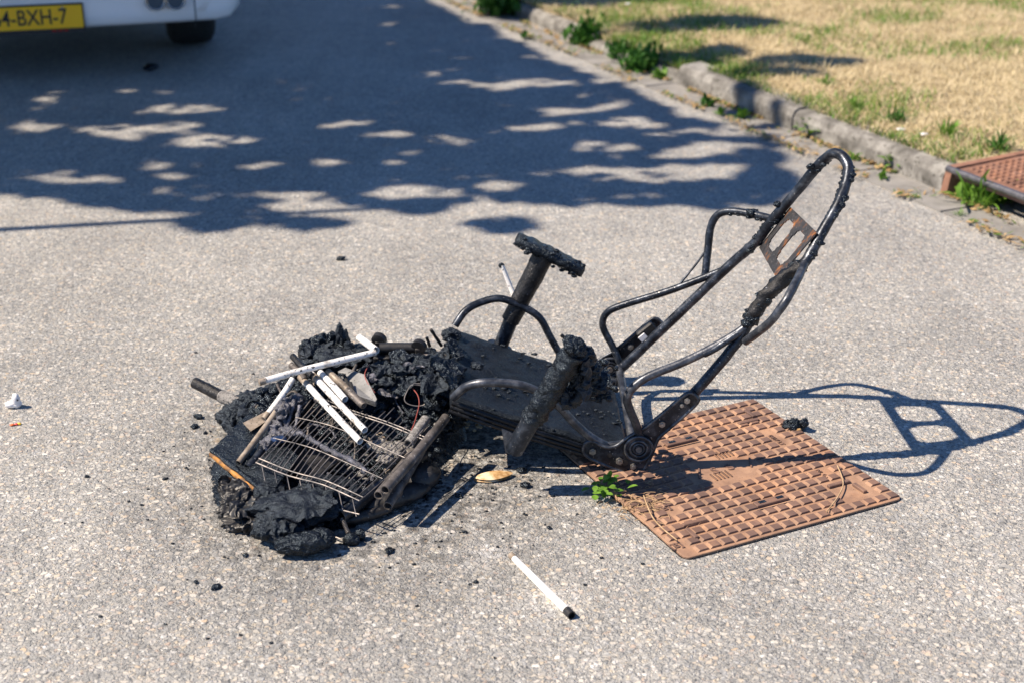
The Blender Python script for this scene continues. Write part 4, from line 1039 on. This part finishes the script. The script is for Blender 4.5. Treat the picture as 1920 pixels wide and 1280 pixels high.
clod('melted_bumper', 'glossy black melted shell beside the charred slab', 'burnt lump', ((448,950,.026,.042,.045,.030,0),(476,968,.024,.055,.040,.028,0),(436,920,.026,.026,.03,.028,0)), 'black', 6, .5, 26)
clod('melted_pipe', 'long smooth melted black hump under the tube bundle', 'burnt lump', ((745,930,.022,.085,.03,.022,38),(790,895,.03,.05,.035,.03,38),(690,965,.015,.06,.014,.014,30)), 'black', 5, .12, 14)
def drape(ob, m, name, L):
    for k, (px, py, z, sx, sy, rz, tl, am, fq) in enumerate(L):
        mb = MB(); mb.sheet(at(px, py, z) - ob.location, sx, sy, rz, tl, am, fq, k+len(name)*3, 60); mb.build(name, M[m], ob)
obs = {o.name: o for o in C.objects}
drape(obs['charred_cushion'], 'foam', 'burnt_cover', ((560,945,.072,.100,.058,12,(14,-4),.012,16),(610,912,.074,.060,.040,-10,(8,6),.010,22),(515,975,.052,.05,.045,20,(20,-14),.010,22)))
drape(obs['charred_mat'], 'foam', 'burnt_layer', ((635,668,.178,.085,.045,4,(16,0),.010,20),(600,655,.185,.045,.026,20,(30,-10),.012,28)))
drape(obs['charred_clump'], 'char', 'curled_flap', ((592,645,.185,.035,.022,30,(50,-15),.012,30),(632,640,.19,.03,.022,-10,(60,10),.012,34)))
drape(obs['charred_bundle'], 'foam', 'burnt_layer', ((478,770,.082,.065,.055,10,(12,8),.012,22),(450,788,.062,.045,.045,40,(20,-20),.010,26)))
drape(obs['melted_bumper'], 'black', 'torn_shell', ((440,925,.052,.040,.035,30,(50,-30),.012,24),(470,955,.050,.050,.035,10,(35,10),.012,24),(425,905,.050,.022,.03,60,(60,0),.010,30)))
drape(obs['burnt_strap'], 'foam', 'strap_fold', ((644,634,.205,.012,.034,60,(75,10),.006,40),))
# ply board with an orange edge
pb = empty('plywood_board', at(450, 880)); tag(pb, 'scorched black plywood board with an orange raw edge', 'board')
w0, w1, w2, w3 = at(396, 850, .055), at(505, 935, .045), at(560, 860, .075), at(470, 775, .085)
up = Vector((0, 0, .012))
mb = MB(); g_ = 22; vs = []; fs = []
for s_ in (0, 1):
    for j in range(g_+1):
        for i in range(g_+1):
            p = w0.lerp(w1, i/g_).lerp(w3.lerp(w2, i/g_), j/g_); 
            p = p + (Vector((0, 0, .007 + .004*noise.noise(p*50) + .004*abs(noise.noise(p*120)))) if s_ else Vector((0, 0, -.006))) - pb.location; vs.append(p)
for s_ in (0, 1):
    for j in range(g_):
        for i in range(g_):
            a_ = s_*(g_+1)**2 + j*(g_+1)+i; f = (a_, a_+1, a_+g_+2, a_+g_+1); fs.append(f if s_ else f[::-1])
mb.add(vs, fs); mb.build('charred_face', M['char'], pb)
mb = MB(); mb.tube([w0-pb.location, w0.lerp(w1, .5)-pb.location+Vector((-.002, -.003, 0)), w1-pb.location], .0072, n=8, sub=10, rough=.3, freq=60); mb.build('raw_edge', M['orange_edge'], pb)
mb = MB(); mb.tube([w0-pb.location+Vector((0, .004, .008)), w0.lerp(w1, .6)-pb.location+Vector((0, .002, .009)), w1-pb.location+Vector((0, 0, .008))], .0062, n=8, sub=10, rough=.5, freq=60); mb.build('burnt_lip', M['char'], pb)
mb = MB(); mb.add([at(455, 792, .092)-pb.location, at(500, 770, .096)-pb.location, at(505, 785, .094)-pb.location, at(470, 808, .090)-pb.location], [(0, 3, 2, 1)], False); mb.build('bare_patch', M['tan'], pb)
# melted film with a strand across the rack
fl = empty('melted_film', at(560, 790)); tag(fl, 'bluish melted plastic film draped over tubes and rack', 'plastic film')
mb = MB(); 
for k, (px, py, z, rx, ry, rz) in enumerate(((535,770,.120,.020,.045,.022),(525,800,.10,.022,.03,.016),(515,822,.09,.022,.022,.014),(555,755,.125,.018,.03,.02),(545,810,.10,.03,.016,.012),(500,835,.08,.018,.02,.014))):
    mb.lump(at(px, py, z)-fl.location, (rx, ry, rz), 4, .6, 40, k+2)
mb.build('sheet', M['melt'], fl)
mb = MB(); mb.tube([at(*p)-fl.location for p in ((520,812,.098),(560,812,.108),(590,828,.112),(620,845,.112),(650,858,.108),(672,872,.10),(686,885,.095))], .0062, n=8, sub=8, rough=.7, freq=70); mb.build('strand', M['melt'], fl)
mb = MB(); mb.lump(at(525, 822, .10)-fl.location, (.018, .012, .008), 3, .3, 40, 3); mb.build('blue_patch', M['bluefilm'], fl)
for (p, q) in (((540,745,.14),(505,815,.095)), ((552,750,.14),(528,820,.10)), ((562,760,.135),(548,815,.10)), ((530,755,.135),(492,830,.085))):
    mb = MB(); mb.tube([at(*p)-fl.location, (at(*p)+at(*q))/2-fl.location+Vector((0, 0, -.008)), at(*q)-fl.location], .005, n=7, sub=7, rough=.6, freq=60, seed=p[0]); mb.build('drip', M['melt'], fl)
# grey slotted box
bx0 = at(672, 728, .155); gb = empty('control_box', bx0); tag(gb, 'flat grey slotted box lid among the tubes', 'box')
oc = [at(*p)-bx0 for p in ((634,700,.158),(648,693,.165),(684,706,.172),(707,752,.150),(704,757,.146),(660,742,.150))]
mb = MB(); mb.prism(oc, .016, Vector((0, -.35, 1)).normalized()); mb.build('lid', M['greybox'], gb)
for (p, q) in (((645,702,.170),(655,725,.164)), ((657,716,.170),(662,734,.164))):
    mb = MB(); mb.tube([at(*p)-bx0, at(*q)-bx0], .0042, n=8, sub=2, flat=.5); mb.build('slot', M['pipe_in'], gb)
mb = MB(); mb.tube([at(661, 697, .172)-bx0, at(668, 684, .182)-bx0], .004, n=8, sub=2); mb.build('stud', M['greytube'], gb)
# black roller with two end lugs
rl = empty('black_roller', at(750, 655, .19)); tag(rl, 'smooth black roller between two round lugs on the heap', 'roller')
rl0 = rl.location.copy()
ra, rb = at(712, 652, .200), at(786, 652, .200)
mb = MB(); mb.tube([ra-rl0, rb-rl0], .0135, n=20, sub=2); mb.build('barrel', M['black'], rl)
mb = MB(); mb.box((ra+rb)/2-rl0+Vector((0, -.012, -.022)), ((rb-ra).length+.03, .03, .018), None, .004); mb.build('cradle', M['steel_crust'], rl)
for (px, py, h) in ((711, 640, .030), (786, 652, .024)):
    c = at(px, py, .205)-rl0; mb = MB(); mb.disc(c + Vector((0, 0, .004)), (.35, 1, .25), .0185, .014, 22); mb.box(c + Vector((0, 0, -h*.6)), (.020, .014, h*1.3), None, .003); mb.build('lug', M['black'], rl)
mb = MB(); mb.tube([at(785,668,.19)-rl0, at(830,668,.195)-rl0, at(858,662,.20)-rl0], .0075, n=10, sub=6, rough=.2, freq=60); mb.build('axle', M['greytube'], rl)
# wires, ring, spring
for lab, pts in (('thin red wire hanging over the grey slotted box', ((692,683,.185),(684,700,.18),(688,715,.172),(697,728,.165),(703,736,.158))), ('thin red wire dangling above the ash covered tube stub', ((768,722,.155),(782,738,.15),(786,755,.14),(782,775,.13),(776,795,.125),(770,808,.118)))):
    o_ = at(*pts[0]); mb = MB(); mb.tube([at(*p)-o_ for p in pts], .0013, n=6, sub=7, rough=.2, freq=200); ob = mb.build('red_wire', M['red'], None); ob.location = o_; tag(ob, lab, 'wire')
o_ = at(782, 742, .14); mb = MB(); mb.tube([Vector((.030*math.cos(k*.35)+.004*math.sin(k), .012*math.sin(k*.35), .026*math.sin(k*.35)*.9+.002*k*.1)) for k in range(24)], .0014, n=6, sub=2); ob = mb.build('wire_ring', M['wire'], None); ob.location = o_; tag(ob, 'loop of bare wire above the burnt hollow', 'wire')
sp = empty('coil_spring', at(655, 995)); tag(sp, 'small coil spring with a burnt clump at its end', 'spring')
s0, s1 = at(641, 970, .035), at(655, 1003, .012); ax = (s1-s0); e1 = ax.cross(Vector((0, 0, 1))).normalized(); e2 = ax.cross(e1).normalized()
mb = MB(); mb.tube([s0 + ax*(k/150) + (e1*math.cos(k*.55)+e2*math.sin(k*.55))*.0042 - sp.location for k in range(151)], .0011, n=5, sub=1); mb.build('coil', M['wire'], sp)
mb = MB(); mb.lump(at(660, 1010, .012)-sp.location, (.018, .014, .013), 3, .5, 60, 3); mb.lump(at(675, 1002, .012)-sp.location, (.012, .010, .012), 3, .5, 60, 4); mb.build('clump', M['char'], sp)
mb = MB(); mb.tube([at(620,1002,.012)-sp.location, at(640,1010,.010)-sp.location, at(655,1014,.008)-sp.location], .002, n=6, sub=4); mb.build('rod', M['wire'], sp)

# ------------------------------------------------------------------ litter on the road
o_ = at(1015, 1097, 0)
st = empty('white_stick', o_); tag(st, 'white tube lying alone on the road with a blackened open end', 'tube')
a, c_ = at(958, 1040, .008)-o_, at(1072, 1153, .009)-o_
mb = MB(); mb.tube([a.lerp(c_, .04), a.lerp(c_, .3), a.lerp(c_, .6), a.lerp(c_, .93)], .0080, n=14, sub=5, taper=(.85, 1.05)); mb.build('shaft', mat('fresh_white', (.82, .81, .79), .5)[0], st)
mb = MB(); mb.tube([a, a.lerp(c_, .06)], .0075, n=14, sub=2); mb.build('scorched_tip', M['tan'], st)
mb = MB(); mb.tube([a.lerp(c_, .92), c_], .0090, n=14, sub=2, hollow=True); mb.build('black_end', M['black'], st)
o_ = at(925, 895, 0); mb = MB(); vs = []; fs = []
for k in range(15):
    t = k/14; c = at(888+74*t, 901-8*t, 0)-o_; wd = .021*math.sin(math.pi*t)**.7+.001
    for s_ in (-1, -.5, 0, .5, 1): vs.append(c + Vector((0, s_*wd, .010 + .008*(1-s_*s_)*math.sin(math.pi*t))))
for k in range(14):
    for i in range(4): a_ = k*5+i; fs.append((a_, a_+5, a_+6, a_+1))
nv = len(vs); vs += [v - Vector((0, 0, .006)) for v in vs]; fs += [tuple(nv+i for i in f[::-1]) for f in list(fs)]
mb.add(vs, fs); ob = mb.build('burnt_flake', M['flake'], None); ob.location = o_; tag(ob, 'pale leaf shaped flake with singed edges lying below the seat board', 'flake')
mb = MB(); mb.lump((-.012, -.004, .005), (.030, .016, .005), 3, .3, 50, 2); mb.build('black_underside', M['char'], ob)
mb = MB(); o_ = at(28, 764, 0)
mb.lump((-.008, 0, .010), (.016, .012, .010), 3, .15, 60, 1); mb.lump((.006, 0, .020), (.011, .010, .022), 3, .15, 60, 2); mb.lump((.002, .004, .010), (.016, .014, .010), 3, .15, 60, 4)
ob = mb.build('white_fragment', M['bone'], None); ob.location = o_; tag(ob, 'small white plastic fragment shaped like an L on the bare road', 'fragment')
mb = MB(); mb.disc((.0128, -.0085, .026), (.5, -1, .1), .0022, .003, 10); mb.build('dark_hole', M['pipe_in'], ob)
o_ = at(27, 797, 0); sc = empty('sweet_wrapper', o_); tag(sc, 'tiny red and yellow scrap beside the white fragment', 'litter')
for (dx, cc) in ((-.006, (.75, .16, .05)), (.004, (.70, .08, .06)), (.011, (.80, .50, .03))):
    mb = MB(); mb.lump((dx, dx*.35, .003), (.006, .004, .003), 2, .4, 120, int(dx*1e3)); mb.build('scrap', mat('scrap', cc, .4)[0], sc)
bits = [(1490,806,.022,'black lump with an ochre chip beside the inspection cover'),(405,1102,.008,'small pointed black crumb on the open road'),(368,1092,.005,'char'),(900,770,.006,'char'),(284,132,.03,'char'),(1030,990,.005,'char'),(872,998,.005,'char'),(892,1092,.005,'char'),(460,1042,.006,'char'),(163,894,.005,'char'),(415,958,.006,'char'),(728,1034,.009,'char'),(985,912,.010,'char'),(310,898,.005,'char'),(365,800,.008,'char'),(372,783,.010,'char'),(412,790,.008,'char'),(385,812,.006,'char'),(860,930,.007,'char'),(640,488,.012,'char'),(825,905,.006,'char'),(800,930,.006,'char'),(978,884,.010,'char')]
for k, (px, py, r, lab) in enumerate(bits):
    o_ = at(px, py, 0); mb = MB(); mb.lump((0, 0, r*.45), (r*1.3, r*.9, r*.6), 3, .6, .5/r*.9, k+60, Matrix.Rotation(k, 4, 'Z'), .0005)
    if k == 0:
        for q in range(7): mb.lump((random.uniform(-.022, .022), random.uniform(-.012, .012), random.uniform(.010, .028)), (.010, .008, .010), 3, .6, 70, q+90)
    ob = mb.build('char_crumb', M['char'], None); ob.location = o_
    if lab == 'char': tag(ob, 'small loose crumb of black char lying on the road', 'crumb', 'loose crumbs of char on the road')
    else: tag(ob, lab, 'crumb')
    if k == 0:
        mb = MB(); mb.lump((.004, -.016, .010), (.010, .006, .004), 2, .3, 70, 2); mb.build('ochre_chip', M['flake'], ob)
rnd = random.Random(15); mb = MB()                            # soot grains too small to count
for k in range(620):
    x, y = rnd.gauss(-.32, .27), rnd.gauss(3.0, .26); r = rnd.uniform(.0012, .0042)
    mb.lump((x, y, r*.3), (r*1.3, r, r*.7), 1, .4, 200, k)
tag(mb.build('soot_grains', M['char']), 'fine black soot grains strewn round the heap', 'soot', kind='stuff')
o_ = atY(952, 525, 3.52); mb = MB(); mb.tube([atY(941, 497, 3.52)-o_, atY(950, 520, 3.515)-o_, atY(960, 546, 3.505)-o_, atY(967, 566, 3.49)-o_], .0078, n=10, sub=5, taper=(.7, 1)); ob = mb.build('metal_tube', M['white'], None); ob.location = o_; tag(ob, 'white tube leaning behind the far armrest post', 'tube')
mb = MB(); mb.lump((Vector(atY(941, 498, 3.52))-o_), (.008, .006, .008), 2, .4, 90, 3); mb.build('sooty_tip', M['char'], ob)

# ------------------------------------------------------------------ weeds
def leafquad(mb, base, d, up, L, W, curl=.2):
    d = d.normalized(); s = d.cross(up).normalized(); n = s.cross(d)
    pts = []
    for t, wf, z in ((0, .12, 0), (.3, .85, .06), (.6, 1, .05), (.85, .6, -.02), (1, .03, -.12)):
        c = base + d*L*t + n*L*z*curl*5
        pts += [c - s*W*wf*.5, c + n*W*-.08, c + s*W*wf*.5]
    fs = []
    for k in range(4):
        for i in range(2): a = k*3+i; fs.append((a, a+1, a+4, a+3))
    mb.add(pts, fs)
def weed(px, py, size, n, label, m='weed', z=0.0, seed=0, grassy=False, off=None):
    fine = m == 'weed_dark' and size > .1
    if fine: n *= 4
    o_ = at(px, py, z) if off is None else off
    rnd = random.Random(seed+5); root = empty('weed_plant', o_); tag(root, label, 'weed')
    mb = MB()
    for k in range(n):
        a = rnd.uniform(0, 6.28); el = rnd.uniform(.25, 1.35); d = Vector((math.cos(a)*math.cos(el), math.sin(a)*math.cos(el), math.sin(el)))
        b0 = Vector((rnd.gauss(0, size*.16), rnd.gauss(0, size*.16), 0))
        L = size*rnd.uniform(.45, 1.0)
        if fine: b0 = Vector((rnd.gauss(0, size*.28), rnd.gauss(0, size*.28), abs(rnd.gauss(0, size*.28)))); L *= .5
        leafquad(mb, b0, d, Vector((0, 0, 1)) if el < 1.2 else Vector((0, 1, 0)), L, L*(rnd.uniform(.07, .11) if grassy else rnd.uniform(.26, .42)), rnd.uniform(.1, .35))
    mb.build('foliage', M[m], root)
    mb = MB()
    for k in range(max(3, n//8)):
        a = rnd.uniform(0, 6.28); mb.tube([(0, 0, -.005), (math.cos(a)*size*.15, math.sin(a)*size*.15, size*.25), (math.cos(a)*size*.3, math.sin(a)*size*.3, size*.5)], size*.012+.0006, n=5, sub=3)
    mb.build('stem', M[m], root)
    return root
weed(1522, 252, .105, 46, 'bright green leafy weed at the foot of the kerb', z=.01, seed=1)
weed(1690, 318, .095, 44, 'low green weed at the kerb foot close to the gully', z=.01, seed=2)
weed(1655, 335, .05, 16, 'tiny green tuft in the gutter joint beside the low weed', z=.01, seed=14)
weed(1600, 300, .05, 14, 'sparse yellowish weed between the two kerb weeds', z=.01, seed=15)
weed(1835, 385, .15, 46, 'long bladed green weed growing out of the gully mouth', z=.01, seed=3, grassy=True)
weed(1865, 380, .09, 40, 'leafy yellow green weed under the gully lintel', z=.01, seed=4)
weed(1808, 372, .08, 24, 'small leafy weed at the corner of the gully', z=.01, seed=17)
weed(1800, 405, .04, 18, 'thin grass tuft in the gutter below the gully', z=.008, seed=5, grassy=True)
weed(1720, 372, .035, 14, 'thin grass tuft on the gutter edge near the low weed', z=.008, seed=6, grassy=True)
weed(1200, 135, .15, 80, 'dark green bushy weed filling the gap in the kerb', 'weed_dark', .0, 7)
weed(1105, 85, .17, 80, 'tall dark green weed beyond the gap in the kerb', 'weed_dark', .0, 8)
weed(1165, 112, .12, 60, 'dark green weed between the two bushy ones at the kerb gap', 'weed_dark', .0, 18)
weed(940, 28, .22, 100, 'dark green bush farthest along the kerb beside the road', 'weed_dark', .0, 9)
weed(1240, 150, .08, 30, 'yellow green weed against the end of the kerb stone', z=.0, seed=10)
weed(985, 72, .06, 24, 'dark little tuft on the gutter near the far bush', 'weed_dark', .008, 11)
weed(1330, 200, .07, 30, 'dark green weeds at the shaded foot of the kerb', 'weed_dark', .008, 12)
weed(1390, 222, .06, 26, 'green tuft in the kerb foot where shade ends', 'weed', .008, 13)
weed(1350, 215, .045, 18, 'short yellowish tuft on the shaded gutter', 'weed', .008, 19)
for k, (yy, oo, s_, lab) in enumerate(((5.45, .26, .10, 'green grass tuft behind the kerb, a stride from the gully'), (5.7, .22, .09, 'dark grass tuft behind the kerb beside the low weed'), (5.95, .20, .08, 'grass tuft overhanging the kerb top near the bright leafy weed'), (5.25, .32, .10, 'dark grass tuft at the back corner of the gully'), (6.3, .34, .07, 'small grass tuft on the verge where the shade ends'), (5.05, .5, .09, 'dark grass tuft behind the gridded gully lid'))):
    p = kpt(yy, oo, 0); p.z = verge_z(p, oo)-.004
    weed(0, 0, s_, 46, lab, 'weed_dark' if k % 2 else 'weed', seed=30+k, grassy=True, off=p)
# dead leaves, straw and grit gathered in the gutter
rnd = random.Random(44); V = []; F = []; col = []
for k in range(5200):
    yy = rnd.uniform(4.0, 10.5); w_ = rnd.random()
    o_ = -.004 - abs(rnd.gauss(0, .02)) if w_ < .55 else (-.165 + rnd.gauss(0, .018) if w_ < .85 else rnd.uniform(-.2, .0))
    if noise.noise(Vector((yy*3.5, 2 if w_ < .55 else 7, 1))) < -.05: continue
    p = kpt(yy, o_, .012 + rnd.random()*.008); a = rnd.uniform(0, 6.28); L = rnd.uniform(.004, .022); W2 = L*rnd.uniform(.12, .5)
    d = Vector((math.cos(a)*L, math.sin(a)*L, rnd.uniform(-.3, .6)*L)); e_ = Vector((-math.sin(a)*W2, math.cos(a)*W2, rnd.uniform(-.5, .5)*W2))
    b0 = len(V); V += [tuple(p-d), tuple(p+e_), tuple(p+d), tuple(p-e_)]; F.append((b0, b0+1, b0+2, b0+3))
    q = rnd.random(); c = (.30+.25*q, .20+.2*q, .09+.12*q) if rnd.random() < .75 else (.12, .20, .04)
    col += [(*c, 1)]*4
me = bpy.data.meshes.new('gutter_litter'); me.from_pydata(V, [], F); me.update(); at_ = me.color_attributes.new('tint', 'FLOAT_COLOR', 'POINT'); at_.data.foreach_set('color', [x for c in col for x in c])
tag(link('gutter_litter', me, M['grass']), 'dry leaf bits and straw gathered along the gutter', 'leaf litter', kind='stuff')
# small creeper at the bracket foot, with straw and a dry twig on the cover
root = empty('creeper', at(1135, 915, 0)); tag(root, 'small bright green creeper at the foot of the near bracket', 'plant')
rnd = random.Random(9); mb = MB()
for k in range(34):
    px, py = rnd.gauss(1132, 18), rnd.gauss(912, 13); z = rnd.uniform(.008, .045)*(1 if py < 925 else .5); a = rnd.uniform(0, 6.28)
    leafquad(mb, at(px, py, z)-root.location, Vector((math.cos(a), math.sin(a), rnd.uniform(-.2, .5))), Vector((0, 0, 1)), rnd.uniform(.014, .026), rnd.uniform(.011, .018), .2)
leafquad(mb, at(1140, 900, .03)-root.location, Vector((.2, -.1, 1)), Vector((0, 1, 0)), .03, .012, .1)
mb.build('foliage', M['weed'], root)
mb = MB()
for k in range(7):
    mb.tube([Vector((0, 0, 0)), at(rnd.gauss(1132, 16), rnd.gauss(912, 10), .02)-root.location], .0009, n=5, sub=2)
mb.build('stem', M['weed'], root)
mb = MB(); rnd = random.Random(19); V0 = at(1190, 945, 0)
for k in range(130):
    p = at(rnd.gauss(1192, 26), rnd.gauss(944, 15), 0); a = rnd.gauss(-.9, .7); L = rnd.uniform(.015, .05)
    q = p + Vector((math.cos(a)*L, math.sin(a)*L, rnd.uniform(.002, .02)))
    mb.tube([p-V0, (p+q)/2-V0+Vector((0, 0, .006)), q-V0], .0007, n=4, sub=2)
ob = mb.build('dry_straw', M['twig']); ob.location = V0; tag(ob, 'dry straw tangled at the corner of the iron cover', 'straw', kind='stuff')
o_ = at(1245, 975, .016)
mb = MB(); mb.tube([at(*p)-o_ for p in ((1207,928,.03),(1215,950,.022),(1226,972,.018),(1245,992,.016),(1270,1012,.015))], .0017, n=6, sub=5); ob = mb.build('dry_twig', M['twig']); ob.location = o_; tag(ob, 'curved dry twig lying over the near corner of the cover', 'twig')
o_ = at(1578, 900, .016)
mb = MB(); mb.tube([at(*p)-o_ for p in ((1570,872,.016),(1577,888,.018),(1581,908,.016),(1570,932,.016),(1550,958,.014))], .0016, n=6, sub=5); ob = mb.build('dry_twig', M['twig']); ob.location = o_; tag(ob, 'pale dry stalk lying across the tread blocks at the far side of the cover', 'twig')
for k, (yy, oo) in enumerate(((4.95, .75), (5.05, .62), (5.5, .18), (5.6, .16), (8.3, .5))):
    p = kpt(yy, oo); p.z = verge_z(p, oo)+.012; mb = MB(); mb.lump((0, 0, 0), (.022, .018, .004), 2, .25, 40, k); ob = mb.build('pale_petal', M['bone']); ob.location = p; tag(ob, 'small white scrap lying on the verge grass', 'litter', 'white scraps on the verge')
